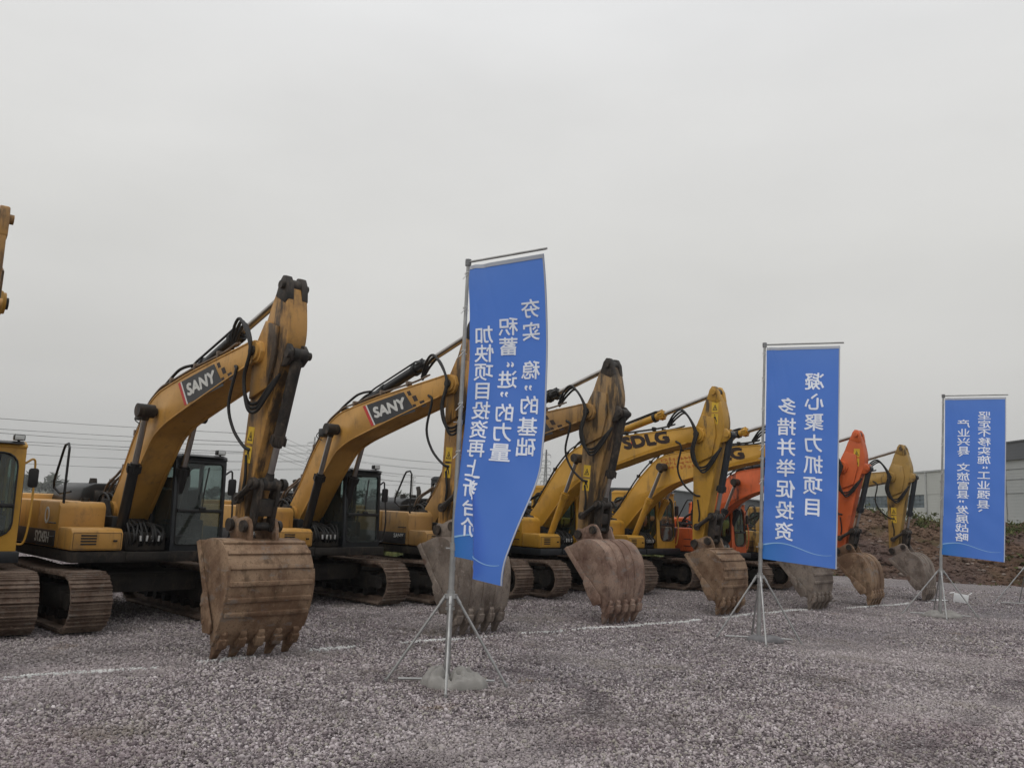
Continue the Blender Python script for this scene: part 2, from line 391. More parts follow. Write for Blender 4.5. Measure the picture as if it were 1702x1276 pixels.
# loose stones: one mass, every stone its own little solid
def stones():
    bm = bmesh.new(); bmesh.ops.create_icosphere(bm, subdivisions=1, radius=1)
    bv = np.array([v.co[:] for v in bm.verts]); bf = np.array([[v.index for v in f.verts] for f in bm.faces]); bm.free()
    N = []
    for (d0, d1, dens) in ((5.4, 8, 2100), (8, 11, 1400), (11, 15, 760), (15, 21, 430), (21, 30, 130)):
        x0, x1 = -.74 * d1 - 1, .74 * d1 + 1
        n = int((x1 - x0) * (d1 - d0) * dens)
        x = rng.uniform(x0, x1, n); y = rng.uniform(d0, d1, n)
        k = np.abs(x) < .72 * y + 1.2
        r = rng.uniform(.0075, .0155, n) * (1 + .9 * rng.random(n) ** 9) * (1 + .014 * d0)
        N.append(np.stack([x, y, r], -1)[k])
    P = np.concatenate(N)
    # wheel marks: stones crushed smaller and pressed in along a few bands
    x, y = P[:, 0], P[:, 1]
    def arc(cx, cy, r, w, a0, a1):
        a = np.degrees(np.arctan2(y - cy, x - cx)); return np.exp(-((np.hypot(x - cx, y - cy) - r) / w) ** 2) * ((a > a0) & (a < a1))
    def lane(px, py, ang, w, l0, l1):
        c, s = cos(radians(ang)), sin(radians(ang)); t = (x - px) * c + (y - py) * s; q = -(x - px) * s + (y - py) * c
        return np.exp(-((q + .15 * np.sin(t * .7)) / w) ** 2) * np.clip((t - l0) / .6, 0, 1) * np.clip((l1 - t) / .6, 0, 1)
    rut = np.clip(arc(-.3, 10.4, 1.45, .16, -75, 95) + .7 * arc(-.5, 10.6, 1.0, .12, 60, 200) + .8 * lane(5.6, 15.2, 30, .28, -1, 1.6) + .75 * lane(4, 8.6, 48, .2, -1, 6.5) + .75 * lane(5.3, 7.9, 46, .2, -1, 7.5) + .6 * lane(-1, 7.2, 35, .2, -3, 3) + .5 * lane(9, 17.5, 28, .25, -3, 3) + .9 * np.exp(-((x + 3.5) ** 2 / .12 + (y - 6.7) ** 2 / .4)), 0, 1)
    rut *= .6 + .4 * np.sin(x * 3.1 + y * 2.3)
    keep = rng.random(len(P)) > rut * .5
    P, rut = P[keep], rut[keep]; P[:, 2] *= 1 - .3 * rut
    n = len(P)
    q = rng.normal(size=(n, 4)); q /= np.linalg.norm(q, axis=1)[:, None]
    w, a, b, c = q.T
    R = np.stack([1 - 2 * (b * b + c * c), 2 * (a * b - c * w), 2 * (a * c + b * w), 2 * (a * b + c * w), 1 - 2 * (a * a + c * c), 2 * (b * c - a * w), 2 * (a * c - b * w), 2 * (b * c + a * w), 1 - 2 * (a * a + b * b)], -1).reshape(n, 3, 3)
    s = np.stack([rng.uniform(.9, 1.5, n), rng.uniform(.75, 1.1, n), rng.uniform(.5, .85, n)], -1) * P[:, 2:3]
    jig = 1 + rng.uniform(-.22, .22, (n, 12, 1))
    V = np.einsum('nij,nkj->nki', R, bv[None] * jig * s[:, None, :])
    z = hgt(P[:, 0], P[:, 1]) + P[:, 2] * rng.uniform(.1, .7, n)
    V += np.stack([P[:, 0], P[:, 1], z], -1)[:, None, :]
    F = (bf[None] + (np.arange(n) * 12)[:, None, None]).reshape(-1, 3)
    me = bpy.data.meshes.new('loose_gravel')
    me.vertices.add(n * 12); me.vertices.foreach_set('co', V.astype(np.float32).ravel())
    me.loops.add(F.size); me.loops.foreach_set('vertex_index', F.astype(np.int32).ravel())
    me.polygons.add(len(F)); me.polygons.foreach_set('loop_start', np.arange(0, F.size, 3, dtype=np.int32)); me.polygons.foreach_set('loop_total', np.full(len(F), 3, np.int32))
    me.update(calc_edges=True)
    at = me.attributes.new('stone', 'FLOAT', 'POINT'); at.data.foreach_set('value', np.repeat(rng.random(n) * (1 - .92 * rut), 12).astype(np.float32))
    t = NT('gravel_stone'); v = t.coords(rand=False)
    a_ = t.n('ShaderNodeAttribute', attribute_name='stone').outputs['Fac']
    rp = t.n('ShaderNodeValToRGB', {0: a_}); rp.color_ramp.elements[0].color = (.075, .062, .066, 1); rp.color_ramp.elements[1].color = (.6, .55, .555, 1)
    for p, c_ in ((.25, (.17, .142, .149, 1)), (.55, (.34, .292, .302, 1)), (.62, (.31, .29, .245, 1)), (.8, (.40, .352, .36, 1)), (.92, (.46, .41, .418, 1))):
        e = rp.color_ramp.elements.new(p); e.color = c_
    big = t.noise(v, .22, 4); mid = t.noise(v, .9, 5, .6); hue = t.noise(v, .45, 3)
    col = t.mix(t.mul(t.step(mid, .5, .66), .5), rp.outputs[0], (.115, .095, .095))
    col = t.mix(t.mul(t.step(t.noise(v, .33, 2), .52, .66), .22), col, (.24, .175, .19))
    col = t.mix(t.mul(t.step(t.noise(v, .7, 3), .66, .72), .5), col, (.20, .125, .055))
    col = t.mix(t.mul(t.step(big, .47, .62), .42), col, (.45, .405, .405))
    col = t.mix(t.mul(t.step(t.noise(v, .6, 4, .6), .54, .66), .5), col, (.13, .112, .108))
    col = t.mix(t.mul(t.step(hue, .55, .72), .25), col, (.22, .19, .11))
    t.base(col, .8); t.b.inputs['Specular IOR Level'].default_value = .25
    me.materials.append(t.m)
    return me
tag(link('loose_gravel', stones()), kind='stuff')

# chalk line in front of the buckets: powdered stones along the row
def chalk():
    path = [Vector((-7.6, 9.15, 0)), Vector((-5.6, 10.3, 0)), Vector((-4.3, 11.15, 0)), Vector((-2.5, 12.95, 0)), Vector((-1.0, 14.2, 0)), Vector((1.9, 16.35, 0)), Vector((4.7, 18.9, 0)), Vector((7.6, 21.2, 0)), Vector((9.9, 22.9, 0)), Vector((12.2, 24.6, 0))]
    path = spl(path, 40); mb = MB(); r = random.Random(3)
    for i, p in enumerate(path[:-1]):
        t = (path[i + 1] - p); nn = Vector((-t.y, t.x, 0)).normalized()
        dens = max(0, noise.noise((p.x * .8, p.y * .8, 3.1)) * 1.7 + .22) * (.4 + .9 * max(0, .4 + noise.noise((p.x * 3, p.y * 3, 1.7)))) * 1.3
        for k in range(int(dens * 15 * (.5 + r.random()))):
            q = p + t * r.random() + nn * r.gauss(0, .042); rad = r.uniform(.007, .022)
            z = float(hgt(q.x, q.y)) + .014 + r.random() * .012
            n = 6; a0 = r.random() * 6
            ring_ = [(q.x + rad * cos(a0 + a) * r.uniform(.7, 1.2), q.y + rad * sin(a0 + a) * r.uniform(.7, 1.2), z) for a in np.linspace(0, 2 * pi, n, False)]
            o = [(q.x, q.y, z + rad * .5)] + ring_ + [(x, y, zz - .02) for x, y, zz in ring_]
            mb.add(o, [(0, 1 + j, 1 + (j + 1) % n) for j in range(n)] + [(1 + j, 7 + j, 7 + (j + 1) % n, 1 + (j + 1) % n) for j in range(n)])
    tag(mb.build('chalk_line', M['chalk'], None, 60), kind='structure')
chalk()

# ------------------------------------------------------------------ earth bank and weeds
def bank():
    t = NT('bank_earth'); v = t.coords(rand=False)
    n = t.noise(v, .35, 6, .65); n2 = t.noise(v, 2.2, 6, .7); n3 = t.noise(v, .8, 4)
    col = t.mix(t.step(n, .38, .62), (.125, .075, .054), (.20, .13, .092))
    col = t.mix(t.mul(t.step(n2, .54, .7), .55), col, (.17, .125, .10))
    col = t.mix(t.mul(t.step(t.noise(v, 6, 5, .7), .5, .62), .55), col, (.04, .026, .019))
    col = t.mix(t.mul(t.step(n3, .52, .68), .55), col, (.075, .072, .028))
    col = t.mix(t.mul(t.step(t.noise(v, .22, 3), .5, .62), .5), col, (.115, .085, .085))
    t.base(col, .95).bump(t.noise(v, 3.5, 8, .75), 1.0, .25); t.b.inputs['Specular IOR Level'].default_value = .1
    xs = np.linspace(8.5, 60, 240); ys = np.linspace(27, 50, 150)
    def zf(x, y):
        z = np.zeros_like(x)
        fx = np.clip((x - 8.8) / 4.5, 0, 1); fx = fx * fx * (3 - 2 * fx)
        y0 = 34.2 - .32 * (x - 11)
        y0 = np.maximum(y0, 28.2)
        f = np.clip((y - y0) / 7.6, 0, 1); f = f * f * (3 - 2 * f)
        b = np.clip((50 - y) / 4, 0, 1)
        for i in range(x.shape[0]):
            for j in range(x.shape[1]):
                p = (x[i, j] * .33, y[i, j] * .33, .7)
                z[i, j] = noise.fractal(p, .8, 2.1, 7) * .5 + noise.noise((x[i, j] * 1.3, y[i, j] * 1.3, 4)) * .16 + .22 * abs(noise.noise((x[i, j] * 2.6, y[i, j] * 2.6, 8)))
        return -.3 + fx * b * f * (2.45 + z * 1.0) + (z * .25) * f * fx
    M['bank'] = t.m
    me = grid_mesh('earth_bank', xs, ys, zf, t.m)
    tag(link('earth_bank', me), kind='structure')
    return zf
bank_z = bank()
def leaf_mat(name, a, b):
    t = NT(name); at = t.n('ShaderNodeAttribute', attribute_name='leaf').outputs['Fac']
    t.base(t.mix(at, a, b), .8); t.b.inputs['Specular IOR Level'].default_value = .2
    return t.m
def leaf_cloud(name, pts, size, mat, seed=1, flat=.4):
    """many small bent leaf faces round the given points"""
    r = np.random.default_rng(seed); pts = np.asarray(pts); n = len(pts)
    d = r.normal(size=(n, 3)); d[:, 2] = np.abs(d[:, 2]) * flat + .1; d /= np.linalg.norm(d, axis=1)[:, None]
    e = np.cross(d, r.normal(size=(n, 3))); e /= np.linalg.norm(e, axis=1)[:, None]
    s = size * r.uniform(.6, 1.5, n)[:, None]
    V = np.stack([pts - e * s * .3, pts + d * s * .55 - e * s * .02, pts + e * s * .3, pts + d * s * 1.1], 1)
    F = np.array([[0, 1, 2], [0, 3, 1], [1, 3, 2]])[None] + (np.arange(n) * 4)[:, None, None]
    me = bpy.data.meshes.new(name); me.from_pydata(V.reshape(-1, 3).tolist(), [], F.reshape(-1, 3).tolist())
    a = me.attributes.new('leaf', 'FLOAT', 'POINT'); a.data.foreach_set('value', np.repeat(r.random(n), 4).astype(np.float32))
    me.materials.append(mat); return me
M['weed'] = leaf_mat('weed_leaf', (.035, .05, .014), (.12, .125, .045))
M['drygrass'] = leaf_mat('dry_grass_leaf', (.06, .055, .02), (.17, .13, .06))
def weeds():
    pts = []
    r = np.random.default_rng(5)
    for k in range(900):                                # clumps along the crest and on the face
        x = r.uniform(10, 46); crest = r.random() < .62
        y0 = max(34.2 - .32 * (x - 11), 28.2)
        y = y0 + (r.uniform(6.8, 9.5) if crest else r.uniform(.3, 6.8))
        if not crest and noise.noise((x * .3, y * .3, 9.)) < .08: continue
        z = bank_z(np.array([[x]]), np.array([[y]]))[0, 0]
        m = r.integers(14, 40); h = r.uniform(.12, .42) if crest else r.uniform(.08, .25)
        for i in range(m): pts.append((x + r.normal() * .16, y + r.normal() * .16, z + abs(r.normal()) * h * .6))
    tag(link('bank_weeds', leaf_cloud('bank_weeds', pts, .12, M['weed'], 2, 1.0)), kind='stuff')
    pts = []
    for k in range(9000):
        x = r.uniform(-30, 9); y = r.uniform(35.2, 60) if r.random() < .8 else r.uniform(34.6, 38)
        pts.append((x, y, -.12 + r.random() * .1))
    for k in range(5000):
        x = r.uniform(-34, 12); y = r.uniform(36, 46); 
        if noise.noise((x * .2, y * .2, 2.)) < -.1: continue
        pts.append((x, y, -.1 + r.random() * .2))
    tag(link('field_grass', leaf_cloud('field_grass', pts, .28, M['weed'], 3, 1.2)), kind='stuff')
weeds()
def bank_rocks():
    r = random.Random(9); mb = MB()
    bm = bmesh.new(); bmesh.ops.create_icosphere(bm, subdivisions=2, radius=1)
    bv = [v.co.copy() for v in bm.verts]; bf = [[v.index for v in f.verts] for f in bm.faces]; bm.free()
    for k in range(1500):
        x = r.uniform(11, 40); y0 = max(34.2 - .32 * (x - 11), 28.2); y = y0 + r.uniform(-.6, 6)
        z = bank_z(np.array([[x]]), np.array([[y]]))[0, 0]; s = r.uniform(.02, .08) * (2 if r.random() < .04 else 1)
        sx, sy, sz = r.uniform(.7, 1.5), r.uniform(.7, 1.4), r.uniform(.4, .8)
        o = r.random() * 50
        mb.add([(x + v.x * s * sx * (1 + .5 * noise.noise(v * 1.3 + Vector((o, 0, 0)))), y + v.y * s * sy * (1 + .5 * noise.noise(v * 1.4 + Vector((0, o, 0)))), z + v.z * s * sz + s * .1) for v in bv], bf)
    tag(mb.build('bank_stones', plain('bank_stone', (.19, .15, .125), .9, 0, .45, 1.5), None, 40), kind='stuff')
    r = random.Random(19); mb = MB()
    bm = bmesh.new(); bmesh.ops.create_icosphere(bm, subdivisions=1, radius=1)
    bv = [v.co.copy() for v in bm.verts]; bf = [[v.index for v in f.verts] for f in bm.faces]; bm.free()
    for k in range(5200):
        x = r.uniform(10.5, 34); y0 = max(34.2 - .32 * (x - 11), 28.2); y = y0 + r.uniform(-.8, 7.5)
        z = bank_z(np.array([[x]]), np.array([[y]]))[0, 0]; s = r.uniform(.04, .13) * (1.9 if r.random() < .08 else 1)
        o = r.random() * 50
        mb.add([(x + v.x * s * 1.2 * (1 + .6 * noise.noise(v * 1.3 + Vector((o, 0, 0)))), y + v.y * s * (1 + .6 * noise.noise(v * 1.4 + Vector((0, o, 0)))), z + v.z * s * .7 * (1 + .5 * noise.noise(v + Vector((0, 0, o)))) + s * .05) for v in bv], bf)
    tag(mb.build('bank_clods', M['bank'], None, 0), kind='stuff')
bank_rocks()

# ------------------------------------------------------------------ warehouses
def cladding(name, c, c2):
    t = NT(name); v = t.coords(rand=False)
    n = t.noise(v, .25, 4)
    w = t.n('ShaderNodeTexWave', {'Vector': v, 'Scale': 1.1, 'Distortion': 0.0}, bands_direction='Z')
    vs = t.n('ShaderNodeVectorMath', {0: v, 1: (1, 1, .15)}, operation='MULTIPLY').outputs[0]
    st = t.noise(vs, .8, 5, .6)
    col = t.mix(t.step(n, .35, .7), c, c2)
    col = t.mix(t.mul(t.step(st, .5, .75), .25), col, tuple(x * .7 for x in c))
    t.base(col, .55).bump(w.outputs[1], .2, .02)
    return t.m
M['clad'] = cladding('pale_cladding', (.43, .44, .42), (.48, .49, .47))
M['clad_dark'] = cladding('slate_cladding', (.085, .09, .10), (.10, .105, .115))
M['clad_mid'] = cladding('grey_cladding', (.36, .375, .375), (.40, .41, .41))
M['winband'] = plain('window_band_glass', (.12, .15, .17), .25, 0, .2, .6)
M['roofm'] = plain('roof_sheet', (.20, .21, .22), .6)
def big_shed():
    X0, X1 = 45.5, 100.0
    wh = empty('warehouse', (X0, 100, 0), label='long pale warehouse with a dark window band behind the earth bank at right', cat='warehouse')
    ox, oy = -X0, -100
    def bx(mb, *a, bev=.0): mb.box(a[0] + ox, a[1] + ox, a[2] + oy, a[3] + oy, a[4], a[5], bev)
    m = MB(); bx(m, X0, X1, 80, 150, -.2, 4.05); m.build('lower_wall', M['clad'], wh, 0)
    m = MB(); bx(m, X0 - .02, X1, 80, 150, 5.45, 7.85); m.build('upper_wall', M['clad'], wh, 0)
    m = MB(); bx(m, X0 + .12, X1, 92.6, 149.9, 4.05, 5.45); wb = m.build('window_band', M['winband'], wh, 0)
    m = MB(); bx(m, X0 - .0, X1, 80, 92.6, 4.05, 5.45); m.build('wall_pier', M['clad'], wh, 0)
    m = MB()
    for y in np.arange(92.6, 150, 1.2): bx(m, X0 + .08, X0 + .14, y, y + .04, 4.05, 5.45)
    for z in (4.05, 4.5, 4.95, 5.4): bx(m, X0 + .05, X0 + .13, 92.6, 149.9, z, z + .06)
    m.build('mullion', M['winband'], wb, 0)
    m = MB(); bx(m, X0 - .12, X1, 79.9, 150.1, 7.85, 8.02); m.build('eaves_trim', M['clad_mid'], wh, 0)
    m = MB()
    for y in np.arange(84, 150, 8): m.cyl((X0 - .1 + ox, y + oy, 0), (X0 - .1 + ox, y + oy, 7.85), .09, n=8)
    m.build('downpipe', M['clad_mid'], wh)
    wt = empty('warehouse', (44.2, 70, 0), label='taller warehouse block with a slate grey band along its roof at the right edge', cat='warehouse')
    ox, oy = -44.2, -70
    m = MB(); bx(m, 44.2, 104, 40, 79.8, -.2, 8.1); m.build('wall', M['clad_mid'], wt, 0)
    m = MB(); bx(m, 44.0, 104, 39.8, 79.85, 8.1, 9.62); m.build('roof_band', M['clad_dark'], wt, 0)
    m = MB(); bx(m, 43.9, 104, 39.7, 79.9, 9.62, 9.74); m.build('roof_trim', M['clad_dark'], wt, 0)
    m = MB()
    for y in np.arange(45, 79, 6): bx(m, 44.15, 44.25, y, y + .05, 0, 8.1)
    for z in (5.2, 6.4, 7.3): bx(m, 44.16, 44.25, 40, 79.8, z, z + .04)
    m.build('wall_joint', M['roofm'], wt, 0)
    # dark gabled shed farther off, seen under the booms
    sh = empty('shed', (34, 150, 0), label='dark slate gabled shed far behind the yellow and orange booms', cat='shed')
    m = MB(); m.prism([(-19, -.2), (13, -.2), (13, 5.0), (-7, 6.6), (-19, 6.3)], 0, 50, .0); m.build('wall', M['clad_dark'], sh, 0)
    m = MB()
    m.prism([(-19.4, 6.3), (-7, 6.62), (13.4, 5.0), (13.4, 5.16), (-7, 6.8), (-19.4, 6.46)], -.4, 50.2, 0); m.build('roof', M['roofm'], sh, 0)
big_shed()

# ------------------------------------------------------------------ power lines
M['concrete'] = plain('pole_concrete', (.33, .32, .31), .85)
M['lattice'] = plain('galvanised_lattice', (.2, .205, .21), .6, .2)
M['wire'] = plain('cable', (.15, .15, .155), .6)
def lattice_tower(x, y, h, arms, label, w=1.3, aw=3.0, rz=0.35):
    t = empty('power_pylon', (x, y, 0), rz, label=label, cat='pylon', group='pylons and poles of the power lines')
    m = MB(); n = 14
    for sx in (-1, 1):
        for sy in (-1, 1): m.tube([(sx * w, sy * w, -.2), (sx * w * .3, sy * w * .3, h * .72), (sx * .16, sy * .16, h)], .11, 4)
    def wd(z): return w + (w * .3 - w) * min(1, z / (h * .72)) if z < h * .72 else w * .3 + (.16 - w * .3) * (z - h * .72) / (h * .28)
    for k in range(n):
        z0, z1 = h * k / n, h * (k + 1) / n; a, b = wd(z0), wd(z1)
        for s in (-1, 1):
            m.tube([(-a, s * a, z0), (b, s * b, z1)], .05, 4); m.tube([(a, s * a, z0), (-b, s * b, z1)], .05, 4); m.tube([(s * a, -a, z0), (s * b, b, z1)], .05, 4)
    m.build('lattice_mast', M['lattice'], t)
    out = []
    for z in arms:
        m = MB()
        for s in (-1, 1):
            m.tube([(0, -.15, z), (s * aw, 0, z + .1)], .09, 4); m.tube([(0, .15, z), (s * aw, 0, z + .1)], .09, 4); m.tube([(0, 0, z + .9), (s * aw, 0, z + .1)], .07, 4)
            out.append((s, z))
        a = m.build('crossarm', M['lattice'], t)
        m = MB()
        for s in (-1, 1): m.cyl((s * aw, 0, z + .05), (s * aw, 0, z - 1.1), .12, .09, n=6)
        m.build('insulator', M['galv'], a)
    c, s_ = cos(rz), sin(rz)
    return [(x + s * aw * c, y + s * aw * s_, z - 1.1) for s, z in out]
def concrete_pole(x, y, h, arms, label, rz=.35, aw=1.1):
    t = empty('utility_pole', (x, y, 0), rz, label=label, cat='utility pole', group='pylons and poles of the power lines')
    m = MB(); m.tube([(0, 0, -.2), (0, 0, h)], [.22, .13], 12); m.build('pole', M['concrete'], t)
    out = []
    for z in arms:
        m = MB(); m.box(-aw, aw, -.06, .06, z, z + .12, .01); m.tube([(-aw * .8, 0, z), (0, .0, z - .6), (aw * .8, 0, z)], .035, 5); a = m.build('crossarm', M['lattice'], t)
        m = MB()
        for s in (-1, 1): m.cyl((s * aw * .92, 0, z + .12), (s * aw * .92, 0, z + .38), .07, .05, n=8); out.append((s, z))
        m.build('insulator', M['galv'], a)
    c, s_ = cos(rz), sin(rz)
    return [(x + s * aw * .92 * c, y + s * aw * .92 * s_, z + .38) for s, z in out]
def wires(A, B, sag, label, r=.03):
    for p, q in zip(A, B):
        p, q = Vector(p), Vector(q); m = MB()
        m.tube([p.lerp(q, i / 16) - Vector((0, 0, sag * 4 * (i / 16) * (1 - i / 16))) for i in range(17)], r, 4, False)
        tag(m.build('overhead_wire', M['wire'], None, 60), label, 'cable', 'overhead wires in the left sky')
T1 = lattice_tower(-330, 250, 39, (23, 27, 31, 35), 'lattice pylon out to the left that carries the first wires')
T2 = lattice_tower(-89, 385, 31, (17.5, 21, 24.5, 28), 'lattice pylon peeking out left of the second boom')
T3 = lattice_tower(14.5, 330, 25.5, (13, 15.6, 18.2, 20.8, 23.4), 'lattice pylon in the gap right of the largest banner', 1.0, 2.0)
T4 = lattice_tower(-52, 900, 30, (20, 24, 27), 'tiny lattice pylon between the grab rail and the third boom', 1.3, 3.0)
wires(T1, T2, 7, 'thin grey overhead wire sloping through the left sky from the big pylon', .06)
wires(T2, T3, 3, 'thin grey overhead wire seen under the boom of the second excavator', .055)
C0 = concrete_pole(-150, 62, 15, (10.5, 12, 13.6), 'concrete pole out to the left with three crossarms')
C1 = concrete_pole(-39.5, 140, 12.6, (9.3, 10.9, 12.3), 'concrete utility pole rising beside the bucket link of the nearest boom')
C2 = concrete_pole(-37, 330, 13, (9.6, 11, 12.6), 'slim dark pole standing left of the third boom')
wires(C0, C1, 1.6, 'lower thin wire strung to the concrete utility pole', .03)
wires(C1, C2, 2.2, 'lower thin wire running away behind the concrete utility pole', .03)
P5 = concrete_pole(88, 280, 21, (19, 20.4), 'thin mast rising over the dark shed under the orange boom')

# ------------------------------------------------------------------ far trees, left
M['far_leaf'] = leaf_mat('far_tree_leaf', (.05, .06, .045), (.13, .14, .11))
def far_trees():
    r = np.random.default_rng(8); pts = []
    for k in range(70):
        x = -330 + k * 6 + r.uniform(-3, 3); y = 420 + r.uniform(-40, 60); h = r.uniform(8, 17) * (.62 if x < -170 else .5); w = h * r.uniform(.45, .8)
        for c in range(7):
            cx, cy, cz = x + r.normal() * w * .5, y + r.normal() * w * .5, h * r.uniform(.35, .85); s = w * r.uniform(.3, .5)
            q = r.normal(size=(60, 3)); q /= np.linalg.norm(q, axis=1)[:, None]; q *= s * r.uniform(.5, 1.05, (60, 1))
            pts += (np.array([cx, cy, cz]) + q).tolist()
        for c in range(30): pts.append((x + r.normal() * w * .5, y + r.normal() * 3, r.uniform(0, h * .4)))
    tag(link('tree_line', leaf_cloud('tree_line', pts, 1.5, M['far_leaf'], 4, .6)), kind='stuff')
far_trees()
# ------------------------------------------------------------------ excavators
_cache = {}
def cached(key, fn):
    key = (key, MB.S)
    if key not in _cache: _cache[key] = fn()
    return _cache[key]

def track_mesh():
    mb = MB()
    R, zc, hx, n = .40, .465, 1.72, 50
    per = 4 * hx + 2 * pi * R
    pr = [(-.098, -.012), (-.098, .022), (-.086, .056), (-.07, .056), (-.062, .024), (-.008, .024), (-.004, .05), (.008, .05), (.013, .024), (.07, .024), (.076, .05), (.088, .05), (.094, .02), (.098, -.012)]
    def at(s):
        s %= per
        if s < 2 * hx:
            x = hx - s; return Vector((x, 0, zc + R - .035 * sin(pi * s / (2 * hx)) ** 2)), Vector((-1, 0, 0)), Vector((0, 0, 1))
        s -= 2 * hx
        if s < pi * R:
            a = pi / 2 + s / R
        elif s < pi * R + 2 * hx:
            x = -hx + s - pi * R; return Vector((x, 0, zc - R)), Vector((1, 0, 0)), Vector((0, 0, -1))
        else:
            a = -pi / 2 + (s - pi * R - 2 * hx) / R; 
            return Vector((hx + R * cos(a), 0, zc + R * sin(a))), Vector((-sin(a), 0, cos(a))), Vector((cos(a), 0, sin(a)))
        return Vector((-hx + R * cos(a), 0, zc + R * sin(a))), Vector((-sin(a), 0, cos(a))), Vector((cos(a), 0, sin(a)))
    for i in range(n):
        p, t, nn = at((i + .3) * per / n)
        m = len(pr)
        vs = []
        for y in (-.30, .30):
            for a, b in pr: vs.append(p + t * a + nn * b + Vector((0, y, 0)))
        mb.add(vs, [tuple(range(m)), tuple(range(2 * m - 1, m - 1, -1))] + [(k, (k + 1) % m, m + (k + 1) % m, m + k) for k in range(m)])
        for y in (-.085, .085):      # chain links inside the shoes
            mb.prism([(-.09, -.10), (.09, -.10), (.09, -.012), (-.09, -.012)], y - .022, y + .022, 0, Matrix((( t.x, 0, nn.x, p.x), (t.y, 1, nn.y, 0), (t.z, 0, nn.z, p.z), (0, 0, 0, 1))))
    return mb.mesh('track', M['track'], 20)
def side_frame_mesh():
    mb = MB()
    mb.prism([(-1.45, .3), (1.3, .3), (1.42, .46), (1.3, .66), (-1.2, .66), (-1.45, .5)], -.2, .2, .02)
    mb.box(1.2, 1.62, -.19, .19, .34, .6, .02)
    for x in np.linspace(-1.2, 1.2, 7): mb.cyl((x, -.17, .24), (x, .17, .24), .09, n=12)
    for x in (-.6, .6): mb.cyl((x, -.1, .74), (x, .1, .74), .07, n=12); mb.box(x - .05, x + .05, -.06, .06, .6, .74, .005)
    return mb.mesh('side_frame', M['frame'])
def wheel_mesh(hub):
    mb = MB()
    mb.cyl((0, -.07, 0), (0, .07, 0), .30, n=28); mb.cyl((0, -.1, 0), (0, .1, 0), .2, n=20)
    mb.cyl((0, -.22, 0), (0, .22, 0), .13, n=16)
    if hub:
        mb.cyl((0, .1, 0), (0, .24, 0), .23, .2, n=22); mb.cyl((0, -.24, 0), (0, -.1, 0), .2, .23, n=22)
        for k in range(12):
            a = k * pi / 6; mb.cyl((.17 * cos(a), -.255, .17 * sin(a)), (.17 * cos(a), .255, .17 * sin(a)), .018, n=6)
        for k in range(21):
            a = 2 * pi * k / 21; c, s = cos(a), sin(a)
            mb.prism([(.28, -.035), (.36, -.012), (.36, .012), (.28, .035)], -.04, .04, 0, Matrix(((c, 0, -s, 0), (0, 1, 0, 0), (s, 0, c, 0), (0, 0, 0, 1))))
    return mb.mesh('sprocket' if hub else 'idler', M['frame'])
def car_body_mesh():
    mb = MB()
    mb.prism([(-.95, .55), (.95, .55), (1.0, .62), (.8, .82), (.55, .9), (-.55, .9), (-.8, .82), (-1.0, .62)], -.5, .5, .03)
    for s in (-1, 1):
        for q in (-1, 1):
            mb.prism([(.42, .5), (.98, .5), (.98, .8), (.42, .84)], q * .45, q * 1.05, .02, Matrix.Rotation(0 if s > 0 else pi, 4, 'Z'))
    mb.box(.93, .99, -.98, .98, .5, .83, .01)
    mb.box(-.99, -.93, -.98, .98, .5, .83, .01)
    mb.cyl((0, 0, .88), (0, 0, 1.0), .66, n=36)
    mb.box(.99, 1.06, -.98, .98, .79, .82, .004)
    return mb.mesh('car_body', M['frame'])

def cylinder(root, p0, p1, ext, r, rr_, mat, width=None, name='cylinder'):
    """hydraulic ram from p0 to p1; the barrel takes the fraction ext"""
    p0, p1 = Vector(p0), Vector(p1); d = p1 - p0; q = p0 + d * ext
    u = d.normalized()
    mb = MB()
    mb.cyl(p0 + u * .1, q, r, n=18)
    mb.cyl(q - u * .07, q + u * .06, r * 1.24, n=18); mb.cyl(q + u * .06, q + u * .1, r * .9, n=16)
    mb.cyl(p0 + Vector((0, -.1, 0)), p0 + Vector((0, .1, 0)), r * 1.15, n=16); mb.cyl(p0, p0 + u * .2, r * .8, r, n=14)
    for k in range(6):
        a = k * pi / 3; n1 = u.orthogonal().normalized(); n2 = u.cross(n1); c = n1 * cos(a) * r * 1.3 + n2 * sin(a) * r * 1.3
        mb.cyl(q - u * .05 + c, q + u * .07 + c, .016, n=6)
    b = mb.build(name, mat, root)
    mr = MB(); mr.cyl(q, p1 - u * .05, rr_, n=14); mr.build('rod', M['rod'], b)
    me = MB(); me.cyl(p1 + Vector((0, -.11, 0)), p1 + Vector((0, .11, 0)), r * 1.12, n=16); me.cyl(p1 - u * .16, p1, rr_ * 1.15, r, n=14)
    me.build('rod_eye', M['oily'], b)
    return b

